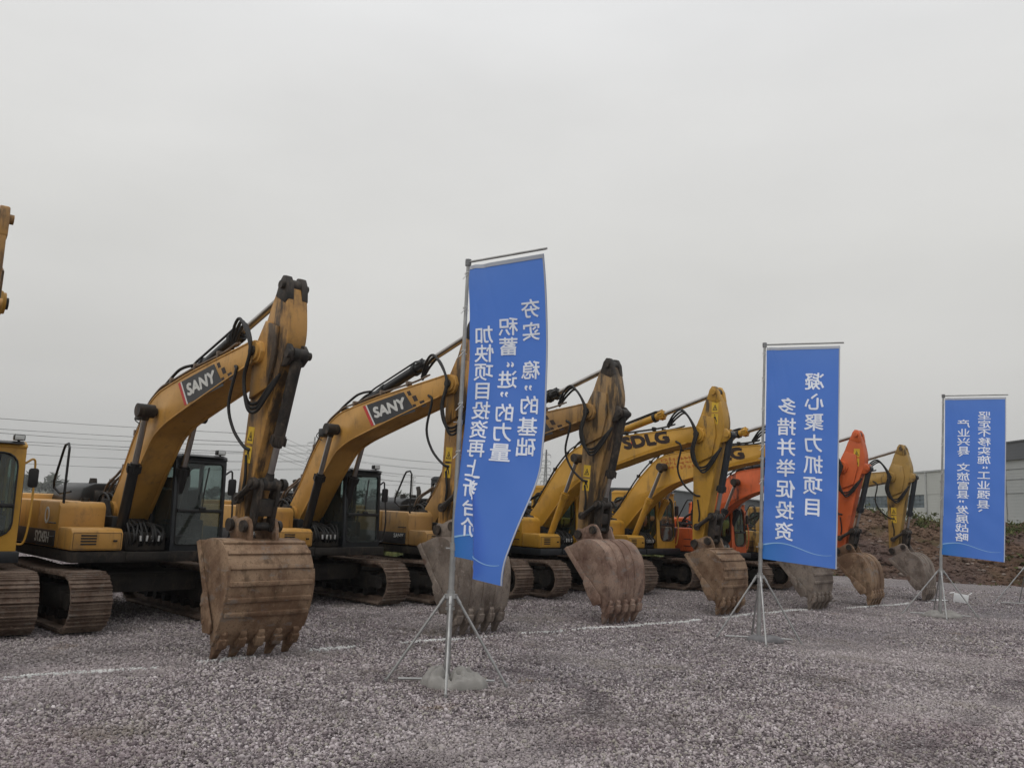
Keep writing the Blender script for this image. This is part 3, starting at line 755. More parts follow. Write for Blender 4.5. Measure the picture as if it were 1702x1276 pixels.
def make_cab(root, mats, style):
    """style 'slim' = narrow dark pillars, 'round' = painted shell with round-cornered windows"""
    pm, gm = mats
    y0, y1, xr, xfront = .30, 1.25, -.45, 1.33
    ztop = 2.80
    def rx(x, z): return x - (.13 * max(0, z - 1.9) + (.10 * max(0, 1.55 - z))) * ((x - xr) / (xfront - xr))
    slim = style == 'slim'
    t, r, zl = (.062, .07, 1.30) if slim else (.10, .2, 1.42)
    mb = MB()
    front = lambda d: (lambda p, q: (rx(xfront, p[1]) - q - d, p[0], p[1]))
    right = lambda d: (lambda p, q: (rx(p[0], p[1]), y0 + q + d, p[1]))
    left = lambda d: (lambda p, q: (rx(p[0], p[1]), y1 - q - d, p[1]))
    rear = lambda d: (lambda p, q: (xr + q + d, p[0], p[1]))
    F = [rr(y0 + t, y1 - t, zl, ztop - t, r)]
    Rw = [rr(.42 + t * .4, xfront - t, zl + .08, ztop - t, r), rr(xr + t, .42 - t * .4, 1.78, ztop - t - .02, r)]
    Lw = [rr(.32 + t * .4, xfront - t, zl - .02, ztop - t, r), rr(xr + t, .32 - t * .4, 1.78, ztop - t - .02, r)]
    Bw = [rr(y0 + .12, y1 - .12, 1.95, ztop - .12, .1)]
    ring(mb, rr(y0, y1, 1.14, ztop, .05), F[0], front(0), .06)
    ring(mb, rr(.42, xfront - .002, 1.142, ztop, .01), Rw[0], right(0), .05)
    ring(mb, rr(xr, .42, 1.142, ztop, .01), Rw[1], right(0), .05)
    ring(mb, rr(.32, xfront - .002, 1.142, ztop, .01), Lw[0], left(0), .05)
    ring(mb, rr(xr, .32, 1.142, ztop, .01), Lw[1], left(0), .05)
    ring(mb, rr(y0 + .05, y1 - .05, 1.142, ztop, .01), Bw[0], rear(.002), .05)
    mb.box(xr + .02, xfront - .1, y0 + .055, y1 - .055, 1.13, 1.22, .005)
    xt = rx(xfront, ztop)
    mb.prism([(xr - .02, 2.78), (xt + .035, 2.78), (xt + .03, 2.84), (xt - .12, 2.89), (xr + .1, 2.89), (xr - .02, 2.84)], y0 - .012, y1 + .012, .035)
    cab = mb.build('cab', pm, root, 40)
    for nm, ol, pl in (('front_window', F[0], front(.03)), ('side_window', Rw[0], right(.025)), ('rear_side_window', Rw[1], right(.025)), ('door_window', Lw[0], left(.025)), ('rear_side_window', Lw[1], left(.025)), ('rear_window', Bw[0], rear(.027))):
        g = MB(); g.add([pl(p, 0) for p in ol], [tuple(range(len(ol)))]); g.build(nm, gm, cab, 0)
    # rubber seals round the panes, middle bar
    mb = MB(); n = len(F[0])
    for ol, pl in ((F[0], front(-.004)), (Rw[0], right(-.004)), (Lw[0], left(-.004)), (Rw[1], right(-.004))):
        pts = [pl(p, 0) for p in ol]; mb.tube(pts + [pts[0]], .014, 5, False)
    mb.box(rx(xfront, 1.9) - .045, rx(xfront, 1.9) + .012, y0 + t, y1 - t, 1.86, 1.92, .008)
    mb.build('window_seal', M['black'], cab)
    s = MB()
    s.box(.05, .55, .5, 1.02, 1.42, 1.58, .05); s.box(-.02, .12, .52, 1.0, 1.55, 2.25, .05); s.box(0, .1, .62, .9, 2.27, 2.48, .04)
    s.box(.1, .45, .55, .97, 1.22, 1.42, .03)
    for y in (.44, 1.08): s.box(.15, .72, y - .07, y + .07, 1.3, 1.72, .03); s.tube([(.65, y, 1.7), (.7, y, 1.9), (.68, y, 1.95)], [.018, .018, .03])
    s.box(.98, 1.12, .36, .5, 1.7, 2.0, .02); s.box(.92, 1.06, .68, .92, 1.22, 1.4, .02)
    s.build('seat', M['seat'], cab)
    wl = MB()
    wl.box(xt - .1, xt + .02, y1 - .2, y1 - .04, 2.9, 2.99, .015); wl.cyl((xt - .04, y1 - .12, 2.88), (xt - .04, y1 - .12, 2.91), .02)
    w = wl.build('work_light', M['black'], cab)
    l2 = MB(); l2.box(xt + .02, xt + .026, y1 - .185, y1 - .055, 2.91, 2.98, .002); l2.build('lens', M['lamp'], w)
    v = MB(); v.prism([(xt - .02, 2.87), (xt + .12, 2.835), (xt + .12, 2.85), (xt - .02, 2.888)], y0 + .1, y1 - .05, .004); v.build('visor', M['black'], cab)
    wp = MB(); xw = rx(xfront, 1.95) + .012
    wp.tube([(xw, y0 + .5, 1.93), (rx(xfront, 2.2) + .018, y0 + .52, 2.2), (rx(xfront, 2.6) + .02, y0 + .6, 2.6)], .009, 5)
    wp.tube([(rx(xfront, 2.15) + .02, y0 + .5, 2.1), (rx(xfront, 2.6) + .022, y0 + .6, 2.66)], .014, 5); wp.box(xw - .02, xw + .03, y0 + .44, y0 + .56, 1.9, 1.96, .01)
    wp.build('wiper', M['black'], cab)
    hm = MB()
    hm.tube(spl([(rx(xfront, 2.5) - .06, y1 + .005, 2.55), (rx(xfront, 2.5) - .06, y1 + .12, 2.62), (rx(xfront, 2.5) - .06, y1 + .15, 2.45), (xfront - .02, y1 + .14, 1.8), (xfront - .05, y1 + .1, 1.35), (xfront - .06, y1 - .01, 1.3)]), .017, 7)
    hm.build('grab_rail', pm if style == 'round' else M['black'], cab)
    mm = MB(); mm.prism(rr(y1 + .06, y1 + .2, 2.18, 2.48, .04), xfront - .12, xfront - .06, .01, None, 'x'); mm.build('mirror', M['black'], cab)
    return cab

BOOM_TOP = [(-.27, -.06), (-.25, .12), (-.1, .24), (.4, .47), (1.2, .93), (1.85, 1.2), (2.1, 1.255), (2.4, 1.25), (2.75, 1.17), (3.7, .89), (4.75, .53), (5.5, .27), (5.74, .19), (5.88, .06)]
BOOM_BOT = {'sany': [(5.86, -.1), (5.7, -.2), (5.35, -.07), (3.9, .25), (2.8, .48), (2.45, .535), (2.15, .55), (1.85, .5), (1.04, .17), (.3, -.17), (0, -.28), (-.2, -.2)],
            'arch': [(5.86, -.1), (5.7, -.2), (5.35, -.07), (4.3, .16), (3.27, .3), (2.7, .39), (2.2, .41), (1.8, .37), (1.4, .27), (1.0, .12), (.3, -.2), (0, -.28), (-.2, -.2)]}
ARM = [(.19, .93), (.25, 1.03), (.33, 1.06), (.42, 1.01), (.50, .85), (.58, .6), (.645, .3), (.62, 0), (.53, -.3), (.44, -.75), (.34, -1.35), (.22, -2.05), (.14, -2.48), (.06, -2.58), (-.05, -2.58), (-.11, -2.5), (-.13, -2.2), (-.14, -1.4), (-.155, -.8), (-.165, -.2), (-.10, .2), (.01, .46), (.10, .72)]
BKT = [(.10, -.20), (.36, -.09), (.64, -.09), (.88, -.23), (1.02, -.49), (1.06, -.78), (1.05, -1.04), (1.0, -1.28)]

def bucket_part(root, place, w, mat, style):
    """place(x, z) -> local x, z ; w = half width"""
    mb = MB()
    # curved shell: outer skin, then the same inset
    n = len(BKT)
    c = Vector((.45, -.75))
    pts = [Vector(p) for p in spl([(a, 0, b) for a, b in BKT], 4)]
    out = [(p.x, p.z) for p in pts]
    inn = [(p[0] + (c.x - p[0]) * .06, p[1] + (c.y - p[1]) * .06) for p in out]
    prof = out + [(.89, -1.42), (.85, -1.40)] + inn[::-1]
    def P(q): return place(*q)
    mb.prism([P(q) for q in prof], -w, w, .006)
    side = [(-.07, -.26), (-.02, -.32)] + [(.79, -1.30), (.88, -1.40)] + out[::-1]
    for s in (-1, 1):
        a, b = (w - .004, w + .024) if s > 0 else (-w - .024, -w + .004)
        mb.prism([P(q) for q in side], a, b, .006)
        ch = [(-.085, -.29), (-.01, -.235), (.88, -1.24), (.81, -1.33)]       # mouth stiffener
        a, b = (w + .024, w + .05) if s > 0 else (-w - .05, -w - .024)
        mb.prism([P(q) for q in ch], a, b, .006)
        # heel plate along the curve
        k0, k1 = len(out) // 2, len(out) - 1
        hp = out[k0:k1] + [(p[0] + (c.x - p[0]) * .22, p[1] + (c.y - p[1]) * .22) for p in out[k0:k1]][::-1]
        mb.prism([P(q) for q in hp], a * .9995, b, .005)
    if style == 'ribs':
        for k in range(7, len(out) - 4, 3):
            p, q = Vector(out[k]), Vector(out[k + 1]); t = (q - p).normalized(); nn = Vector((t.y, -t.x)) * (-1 if (p - c).dot(Vector((t.y, -t.x))) < 0 else 1)
            rb = [p - nn * .006, p + t * .075 - nn * .006, p + t * .068 + nn * .032, p + t * .007 + nn * .032]
            mb.prism([P((v.x, v.y)) for v in rb], -w - .01, w + .01, .006)
    else:
        for y in (-.5, 0, .5):
            k0, k1 = 8, len(out) - 2
            st = out[k0:k1] + [(c.x + (p[0] - c.x) * 1.02, c.y + (p[1] - c.y) * 1.02) for p in out[k0:k1]][::-1]
            mb.prism([P(q) for q in st], y * w - .035, y * w + .035, .004)
    lipd = [(.95, -1.16), (1.025, -1.18), (.925, -1.46), (.85, -1.43)]
    mb.prism([P(q) for q in lipd], -w - .02, w + .02, .01)
    # top plate rib and ears
    for y in (-.20, .20):
        ear = [(-.11, .06), (-.04, .12), (.06, .11), (.30, .22), (.42, .21), (.50, .12), (.62, -.16), (.35, -.12), (.06, -.24), (-.08, -.12)]
        mb.prism([P(q) for q in ear], y - .028, y + .028, .012)
    b = mb.build('bucket', mat, root, 30)
    for k in range(5):
        y = (k - 2) * (w * 2 - .16) / 4
        t = MB()
        t.prism([P(q) for q in [(1.005, -1.20), (1.05, -1.24), (1.015, -1.42), (.87, -1.67), (.835, -1.67), (.82, -1.5), (.85, -1.40)]], y - .05, y + .05, .014)
        t.prism([P(q) for q in [(1.02, -1.30), (1.06, -1.32), (1.03, -1.45), (.93, -1.52), (.86, -1.45)]], y - .064, y + .064, .01)
        q = P((.97, -1.4)); t.cyl((q[0], y - .075, q[1]), (q[0], y + .075, q[1]), .02, n=8)
        t.build('tooth', mat, b)
    for s in (-1, 1):
        t = MB(); a, bb = (w + .05, w + .078) if s > 0 else (-w - .078, -w - .05)
        t.prism([P(q) for q in [(.48, -.78), (.56, -.82), (.87, -1.14), (.89, -1.28), (.70, -1.34), (.54, -1.12), (.44, -.92)]], a, bb, .008)
        for q in ((.52, -1.0), (.66, -1.2)):
            p = P(q); t.cyl((p[0], a - .012, p[1]), (p[0], bb + .012, p[1]), .028, n=8)
        t.build('side_cutter', mat, b)
    pn = MB()
    for q, r in (((0, 0), .06), ((.39, .10), .055)):
        p = P(q); pn.cyl((p[0], -.29, p[1]), (p[0], .29, p[1]), r, n=16); pn.cyl((p[0], -.3, p[1]), (p[0], -.25, p[1]), r * 1.5, n=16); pn.cyl((p[0], .25, p[1]), (p[0], .3, p[1]), r * 1.5, n=16)
    pn.build('pin', M['oily'], b)
    return b

def warning_label(parent, place, k=1.0):
    m = MB()
    for x0, x1, z0, z1 in ((-.1, .1, .02, .26), (-.1, .1, -.26, -.02)):
        m.add([place((x0 * k, z0 * k)), place((x1 * k, z0 * k)), place((x1 * k, z1 * k)), place((x0 * k, z1 * k))], [(0, 1, 2, 3)])
    o = m.build('warning_label', M['warn'], parent, 0)
    i = MB(); q = lambda x, z: Vector(place((x * k, z * k))) + Vector((0, -.0015, 0))
    tri = [(-.075, .06), (.075, .06), (0, .2)]; tin = [(-.048, .075), (.048, .075), (0, .168)]
    i.add([q(*p) for p in tri] + [q(*p) for p in tin], [(0, 1, 4, 3), (1, 2, 5, 4), (2, 0, 3, 5)])
    i.add([q(-.01, .085), q(.012, .09), (q(.022, .125)), q(-.002, .145), q(-.014, .11)], [(0, 1, 2, 3, 4)])
    i.build('warning_triangle', M['blackink'], o, 0); i = MB()
    i.add([q(-.05, -.2), q(-.03, -.2), q(.0, -.12), q(.05, -.21), q(.07, -.2), (q(.02, -.08)), q(-.03, -.09)], [(0, 1, 2, 6), (2, 3, 4, 5), (2, 5, 6)])
    i.add([q(-.02, -.065), q(.01, -.065), q(.01, -.04), q(-.02, -.04)], [(0, 1, 2, 3)])
    i.build('warning_figure', M['blackink'], o, 0)

def excavator(label, loc, hd, S, D, tip, pin, style, mats, cabstyle, glass, ext, bw, bstyle, group='excavators parked in a row', under_hd=0.0, wlab=True, hood='black'):
    MB.S = S
    root = empty('excavator', loc, radians(hd), label=label, cat='excavator', group=group)
    pm, am, cm, bm_, cylm = (M[k] for k in mats)
    # ---- undercarriage
    tf = link('car_body', cached('car', car_body_mesh), root)
    tm = cached('track', track_mesh); sm = cached('side', side_frame_mesh)
    wi, ws = cached('idler', lambda: wheel_mesh(False)), cached('sprocket', lambda: wheel_mesh(True))
    for s in (-1, 1):
        t = link('track', tm, root); t.location = (0, s * 1.2 * S, 0)
        link('side_frame', sm, t)
        a = link('idler', wi, t); a.location = ((-1.72 if style != 'sany' else 1.72) * S, 0, .465 * S)
        a = link('sprocket', ws, t); a.location = ((1.72 if style != 'sany' else -1.72) * S, 0, .465 * S)
    # ---- upper structure
    mb = MB(); mb.box(-2.15, 1.46, -1.34, 1.28, 1.03, 1.2, .015)
    mb.box(-.3, 1.2, -.42, .26, 1.2, 1.5, .02)
    for y in (-.42, .38): mb.prism([(-.5, 1.2), (1.05, 1.2), (.95, 1.5), (.45, 1.75), (.3, 2.02), (.0, 2.05), (-.3, 1.7)], y - .02, y + .02, .01)
    mb.cyl((.15, -.46, 1.82), (.15, .42, 1.82), .075, n=16)
    mb.box(1.2, 1.5, -.5, .3, 1.06, 1.2, .01)
    mb.build('upper_frame', M['frame'] if style == 'sany' else M['dark'], root)
    mb = MB(); mb.prism([(.8, 1.22), (1.46, 1.22), (1.46, 1.5), (1.38, 1.57), (.8, 1.57)], -1.36, -.56, .03)
    tb = mb.build('tool_box', pm, root)
    mb = MB()
    for k in range(4): mb.box(1.452, 1.468, -1.22 + .0, -.98, 1.31 + k * .045, 1.335 + k * .045, .003)
    mb.build('vent', M['blackink'], tb)
    mb = MB()
    for a in ((-1.335, -1.33, 1.25, 1.5), (-.6, -.595, 1.25, 1.5)): mb.box(1.455, 1.4625, a[0], a[1], a[2], a[3], 0)
    mb.box(1.455, 1.4625, -1.335, -.595, 1.245, 1.25, 0); mb.box(1.455, 1.4625, -1.335, -.595, 1.5, 1.505, 0); mb.box(1.455, 1.49, -.72, -.66, 1.36, 1.39, .006)
    mb.build('lid_seam', M['blackink'], tb, 0)
    mb = MB(); mb.prism([(-.25, 1.22), (.78, 1.22), (.78, 1.9), (.7, 1.98), (-.25, 1.98)], -1.36, -.62, .035)
    ft = mb.build('fuel_tank', pm, root)
    mb = MB(); mb.cyl((.4, -.85, 1.975), (.4, -.85, 2.04), .07, n=16); mb.build('filler_cap', M['black'], ft)
    mb = MB()
    for z in (1.4, 1.62): mb.tube([(.7, -1.37, z), (.7, -1.4, z), (.45, -1.4, z), (.45, -1.37, z)], .012, 6)
    mb.build('step_rail', M['black'], ft)
    mb = MB(); mb.prism([(-1.95, 1.22), (-.28, 1.22), (-.28, 1.98), (-1.95, 1.98)], -1.36, -.62, .03)
    sp = mb.build('side_panel', pm, root)
    mb = MB(); mb.prism([(-1.95, 1.22), (-.5, 1.22), (-.5, 1.98), (-1.95, 1.98)], .55, 1.29, .03); mb.build('side_panel', pm, root)
    if style == 'sany':
        mb = MB(); mb.box(-1.75, .7, -1.372, -1.36, 1.24, 1.5, .002); np_ = mb.build('name_strip', M['decal'], root)
        first = loc[0] < -5.5
        if first: flat_text('SY245H', .24, lambda p: (.1 + p[0], -1.376, 1.37 + p[1]), 'lettering', M['white'], np_, bold=.008, xs=.9)
        else: flat_text('SANY', .13, lambda p: (.45 + p[0], -1.376, 1.42 + p[1]), 'lettering', M['white'], np_, bold=.004, xs=1.1)
        if first: mb = MB(); ring(mb, [(.11 * cos(a), .14 * sin(a)) for a in np.linspace(0, 2 * pi, 24, False)], [(.075 * cos(a), .1 * sin(a)) for a in np.linspace(0, 2 * pi, 24, False)], lambda p, q: (.2 + p[0], -1.366 + q, 1.74 + p[1]), .005); mb.build('round_mark', M['white'], root, 0)
    else:
        mb = MB()
        for k in range(9): mb.box(-1.6 + k * .1, -1.55 + k * .1, -1.368, -1.358, 1.45, 1.8, .003)
        mb.build('vent', M['blackink'], sp)
    hm = M['black'] if hood == 'black' else pm
    mb = MB(); mb.prism([(-.66, 1.9), (1.22, 1.9), (1.22, 2.14), (1.1, 2.27), (.5, 2.33), (-.4, 2.31), (-.6, 2.22)], -2.0, -.5, .05, None, 'x')
    hd_ = mb.build('engine_hood', hm, root)
    for y in (-.35, .0):
        mb = MB(); mb.cyl((-.75, y, 2.3), (-.75, y, 2.4), .075, .06, n=14); mb.build('hood_cap', M['oily'], hd_)
    mb = MB()
    mb.tube([(-1.4, .7, 2.3), (-1.4, .7, 2.5), (-1.45, .7, 2.62)], .06, 12); mb.build('exhaust_pipe', M['oily'], hd_)
    mb = MB(); mb.cyl((-.62, -.4, 2.05), (-.62, .2, 2.05), .18, n=18); mb.build('air_cleaner', M['oily'], hd_)
    pl = [(-1.96, -1.34), (-2.35, -1.31), (-2.68, -1.0), (-2.85, -.5), (-2.9, 0), (-2.85, .5), (-2.68, 1.0), (-2.35, 1.31), (-1.96, 1.34)]
    mb = MB(); mb.prism(pl, 1.08, 2.08, .05, None, 'z'); mb.build('counterweight', pm, root)
    mb = MB()
    mb.tube([(.72, -1.28, 1.2), (.72, -1.3, 2.2), (.72, -1.3, 2.86), (.66, -1.3, 2.93), (.52, -1.3, 2.91), (.46, -1.3, 2.84), (.15, -1.3, 2.3), (.12, -1.28, 2.2), (.2, -1.2, 2.1), (.7, -1.2, 2.14)], .021, 8)
    mb.cyl((.72, -1.29, 1.75), (.72, -1.29, 1.81), .035)
    mb.build('handrail', M['black'], root)
    make_cab(root, (cm, M[glass]), cabstyle)
    # ---- swing bay: valves, pipes and hoses between boom foot and cab
    mb = MB()
    rnd = random.Random(int(loc[0] * 100))
    mb.box(-.2, .75, -.5, -.36, 1.2, 1.75, .02); mb.box(.2, .7, -.3, .22, 1.5, 1.62, .02)
    for k in range(11):
        y = -.36 + .055 * k
        mb.tube(spl([(1.12 + rnd.uniform(-.05, .05), y, 1.24), (1.22 + rnd.uniform(0, .06), y + rnd.uniform(-.04, .04), 1.4), (1.1, y + rnd.uniform(-.05, .05), 1.55 + rnd.uniform(0, .1)), (.85, y * .8, 1.55 + rnd.uniform(-.05, .1)), (.5, y * .7, 1.7)], 4), .02, 6)
    for k in range(5):
        y = -.3 + .09 * k
        mb.tube(spl([(.3, y, 1.7), (.0, y - .03, 2.05 + rnd.uniform(0, .1)), (-.25, y - .05, 2.1 + rnd.uniform(0, .15)), (-.4, y - .08, 1.9)], 4), .022, 6)
    mb.build('hydraulic_hoses', M['hose'], root)
    mb = MB()
    for k in range(4): mb.cyl((1.27, -.2 + k * .10, 1.36), (1.25, -.2 + k * .10 + .02 * (k % 2), 1.45), .018, .024, n=8)
    mb.build('hose_fitting', M['galv'], root)
    # ---- boom
    foot = Vector((.15, 1.82)); T = Vector(((D + tip[0]) / S, tip[1] / S)); P_ = Vector(((D + pin[0]) / S, pin[1] / S))
    d = T - foot; k = d.length / 5.7; d.normalize(); up = Vector((-d.y, d.x))
    def bp(a, u): q = foot + d * a * k + up * u * k; return (q.x, q.y)
    def b3(a, u, y): q = bp(a, u); return (q[0], y, q[1])
    bot = BOOM_BOT['sany' if style == 'sany' else 'arch']
    sp_t = [(p.x, p.z) for p in spl([(a, 0, b) for a, b in BOOM_TOP], 3)]; sp_b = [(p.x, p.z) for p in spl([(a, 0, b) for a, b in bot], 3)]
    HW = .27
    mb = MB(); mb.prism([bp(*q) for q in sp_t + sp_b], -HW, HW, .012)
    for s in (-1, 1):                       # welded bosses and top flange strips
        mb.prism([bp(*q) for q in [(p[0], p[1] + .012) for p in sp_t[9:-5]] + [(p[0], p[1] - .014) for p in sp_t[9:-5]][::-1]], s * (HW + .012), s * (HW - .05), .004)
        mb.prism([bp(*q) for q in [(p[0], p[1] + .014) for p in sp_b[6:-6]] + [(p[0], p[1] - .012) for p in sp_b[6:-6]][::-1]], s * (HW + .012), s * (HW - .05), .004)
        q = bp(0, 0); mb.cyl((q[0], s * HW, q[1]), (q[0], s * (HW + .06), q[1]), .2 * k, n=22)
        q = bp(5.7, 0); mb.cyl((q[0], s * HW, q[1]), (q[0], s * (HW + .035), q[1]), .15 * k, n=20)
    boom = mb.build('boom', pm, root, 30)
    mb = MB(); mc = MB(); md = MB()
    q = bp(2.25, .93); mb.cyl((q[0], -.56, q[1]), (q[0], .56, q[1]), .06, n=14); mb.cyl((q[0], -.6, q[1]), (q[0], -.32, q[1]), .115, n=20); mb.cyl((q[0], .32, q[1]), (q[0], .6, q[1]), .115, n=20)
    q = bp(5.7, 0); mc.cyl((q[0], -HW - .07, q[1]), (q[0], HW + .07, q[1]), .075, n=16)
    for y in (-.13, .13): md.prism([bp(*q) for q in [(2.1, 1.2), (2.65, 1.15), (2.55, 1.33), (2.46, 1.38), (2.34, 1.38), (2.24, 1.33)]], y - .03, y + .03, .01)
    q = bp(2.4, 1.30); md.cyl((q[0], -.17, q[1]), (q[0], .17, q[1]), .06, n=14); md.build('ram_bracket', M['oily'], boom)
    mb.build('lift_ram_pin', M['oily'], boom); mc.build('boom_tip_pin', M['oily'], boom)
    # pipes on the boom back
    mb = MB()
    line = [(.1, .42), (.42, .56), (1.2, 1.03), (1.85, 1.3), (2.15, 1.345), (2.5, 1.33), (2.8, 1.24), (3.7, .97), (4.75, .61), (5.2, .5)]
    for j, y in enumerate((-.24, -.19, .19, .24)):
        mb.tube(spl([b3(a, u + (.02 if j % 2 else 0), y) for a, u in line], 5), .019, 6)
    for a, u in ((.6, .62), (1.25, 1.02), (1.8, 1.24), (2.9, 1.17), (3.8, .9), (4.6, .63)):
        for y in (-.215, .215):
            q = b3(a, u + .03, y); mb.box(q[0] - .03, q[0] + .03, y - .06, y + .06, q[2] - .04, q[2] + .06, .006)
    for y in (-.25, -.17):                     # loops from the swing bay up to the boom
        mb.tube(spl([(-.15, y, 1.75), b3(-.45, .35, y - .02), b3(-.15, .62, y - .04), b3(.25, .66, y), b3(.5, .66, y)], 6), .024, 7)
    mb.build('boom_pipes', M['pipe'] if style == 'sany' else M['hose'], boom)
    if style == 'sany':                       # work lamp on the bend and its cage
        mb = MB(); q = b3(1.72, .9, -.34); mb.box(q[0] - .1, q[0] + .1, -.42, -.285, q[2] + .12, q[2] + .3, .02); mb.tube(spl([(q[0] - .1, -.3, q[2] + .05), (q[0] - .25, -.36, q[2] + .15), (q[0] - .12, -.34, q[2] + .28)], 4), .01, 5)
        mb.build('work_light', M['black'], boom)
    # side artwork
    side = lambda a0, u0: (lambda p: b3(a0 + p[0], u0 + p[1] - p[0] * .315, -HW - .004))
    if style == 'sany':
        f = lambda a, u, o=.003: b3(a, u, -HW - o)
        g = lambda q: f(3.36 + q[0] * .93 - q[1] * .2, .68 + q[1] * .94 - q[0] * .30)
        m = MB(); m.add([g(q) for q in ((0, -.29), (1.32, -.29), (1.25, .27), (0, .27))], [(0, 1, 2, 3)]); dc = m.build('boom_decal', M['decal'], boom, 0)
        m = MB(); m.add([g(q) for q in ((-.14, -.30), (-.045, -.30), (-.045, .27), (-.14, .27))], [(0, 1, 2, 3)]); m.build('red_stripe', M['red_vinyl'], dc, 0)
        m = MB(); m.add([g(q) for q in ((-.045, -.30), (0, -.30), (0, .27), (-.045, .27))], [(0, 1, 2, 3)]); m.build('white_stripe', M['white'], dc, 0)
        m = MB()
        for x, z, s in ((1.38, .19, .10), (1.47, .02, .12), (1.61, -.17, .14), (1.36, -.17, .1)):
            m.add([g(q) for q in ((x - s / 2, z - s * .6), (x + s / 2, z - s * .6), (x + s / 2, z + s * .6), (x - s / 2, z + s * .6))], [(0, 1, 2, 3)])
        m.build('decal_square', M['brown_ink'], dc, 0)
        flat_text('SANY', .37, lambda p: Vector(g((.60 + p[0], p[1] - .01))) + Vector((0, -.003, 0)), 'lettering', M['white'], dc, bold=.02, xs=1.12, shear=.2)
    elif style == 'sdlg':
        g = side(4.3, .49)
        flat_text('SDLG', .42, lambda p: g((p[0], p[1])), 'lettering', M['brown_ink'], boom, bold=.03, xs=1.3)
        m = MB(); m.add([Vector(g(q)) for q in ((-.42, -.06), (-.32, -.06), (-.32, .04), (-.42, .04))], [(0, 1, 2, 3)])
        m.build('logo_square', M['red_vinyl'], boom, 0)
    elif style == 'sdlg_stencil':
        g = side(2.72, .86)
        ms = MB(); rs = random.Random(4)                # three worn rows, too faded to read
        for j in range(3):
            for c_ in range(8):
                for k_ in range(4):
                    x, z = -.5 + .125 * c_ + rs.uniform(-.035, .035), .16 - .13 * j + rs.uniform(-.03, .03); w, h = (.075, .012) if k_ % 2 else (.014, .08)
                    ms.add([Vector(g(q)) + Vector((0, -.0008 * k_ - .0001 * c_, 0)) for q in ((x - w / 2, z - h / 2), (x + w / 2, z - h / 2), (x + w / 2, z + h / 2), (x - w / 2, z + h / 2))], [(0, 1, 2, 3)])
        ms.build('stencil_lettering', M['red_ink'], boom, 0)
        g = side(4.02, .56)
        flat_text('SDLG', .42, lambda p: g((p[0], p[1])), 'lettering', M['brown_ink'], boom, bold=.03, xs=1.3)
    # ---- rams lifting the boom
    for y in (-.44, .44):
        if y > 0: y = .29 if False else .43
        cylinder(root, (.88, y * .95, 1.33), b3(2.25, .93, y), .56, .088, .052, cylm, name='boom_cylinder')
    # ---- arm
    ax = (P_ - T); ka = ax.length / 2.5; dn = ax.normalized(); fw = Vector((-dn.y, dn.x))
    if fw.x < 0: fw = -fw
    def ap(x, z): q = T + fw * x + dn * (-z) * ka; return (q.x, q.y)
    def a3(x, z, y): q = ap(x, z); return (q[0], y, q[1])
    AW = .155
    mb = MB()
    ars = [(p.x, p.z) for p in spl([(a, 0, b) for a, b in ARM + ARM[:1]], 3)][:-1]
    mb.prism([ap(*q) for q in ars], -AW, AW, .014)
    for y in (-.205, .205):                     # cheeks that straddle the boom end
        mb.prism([ap(*q) for q in [(.40, .38), (.46, 0), (.36, -.5), (-.11, -.7), (-.155, -.2), (-.09, .18), (.06, .46)]], *( (y, -AW + .003) if y < 0 else (AW - .003, y)), .012)
    arm = mb.build('arm', am, root, 30)
    mb = MB(); mc = MB()
    for y in (-.115, .115):
        mb.prism([ap(*q) for q in [(.17, .82), (.23, 1.04), (.30, 1.13), (.40, 1.12), (.48, 1.0), (.53, .78), (.45, .72)]], y - .052, y + .052, .016)
        mc.prism([ap(*q) for q in [(.5, .16), (.7, .14), (.8, .05), (.8, -.06), (.7, -.16), (.5, -.2)]], y - .03, y + .03, .015)
    q = ap(.74, 0); mc.cyl((q[0], -.19, q[1]), (q[0], .19, q[1]), .06, n=14)
    q = ap(.36, .98); mb.cyl((q[0], -.22, q[1]), (q[0], .22, q[1]), .06, n=14)
    mb.build('ram_bracket', M['oily'] if style == 'sany' else am, arm); mc.build('ram_bracket', M['oily'] if style == 'sany' else am, arm)
    if wlab:
        lf = lambda x0, z0: (lambda p: a3(x0 + p[0], z0 + p[1], -AW - .003))
        lx, lz = {'sany': (.02, -1.35), 'sdlg': (.40, .5), 'sdlg_stencil': (.40, .5), 'orange': (.40, .3), 'tan': (.06, -1.3)}[style]
        yy = -AW - .003
        warning_label(arm, lambda p: a3(lx + p[0] * .9, lz + p[1], yy), 1.0)
    cylinder(root, b3(2.4, 1.30, 0), a3(.36, .98, 0), .60, .092, .055, cylm, name='arm_cylinder')
    J = ap(.42, -1.86); J3 = (J[0], 0, J[1])
    cylinder(root, a3(.74, 0, 0), J3, .66, .08, .048, M['oily'] if style == 'sany' else M['dark'], name='bucket_cylinder')
    # ---- bucket, its size fixed, turned so that the teeth stand on the ground
    bx = Vector((D / S - P_.x, -P_.y)); c0 = Vector((.85, -1.67)); kb = bx.length / c0.length
    th = math.atan2(bx.y, bx.x) - math.atan2(c0.y, c0.x); ct, st = cos(th) * kb, sin(th) * kb
    def kp(x, z): return (P_.x + ct * x - st * z, P_.y + st * x + ct * z)
    bucket_part(root, kp, bw, bm_, bstyle)
    # ---- links
    E2 = kp(.39, .10); R0 = ap(.04, -2.12)
    mb = MB()
    for y in (-.235, .235):
        mb.cyl((J[0], y - .03, J[1]), (J[0], y + .03, J[1]), .085, n=16); mb.cyl((R0[0], y - .03, R0[1]), (R0[0], y + .03, R0[1]), .08, n=16)
        a, b = Vector((R0[0], y, R0[1])), Vector((J[0], y, J[1])); mb.tube([a, (a + b) / 2, b], [.055, .045, .055], 8)
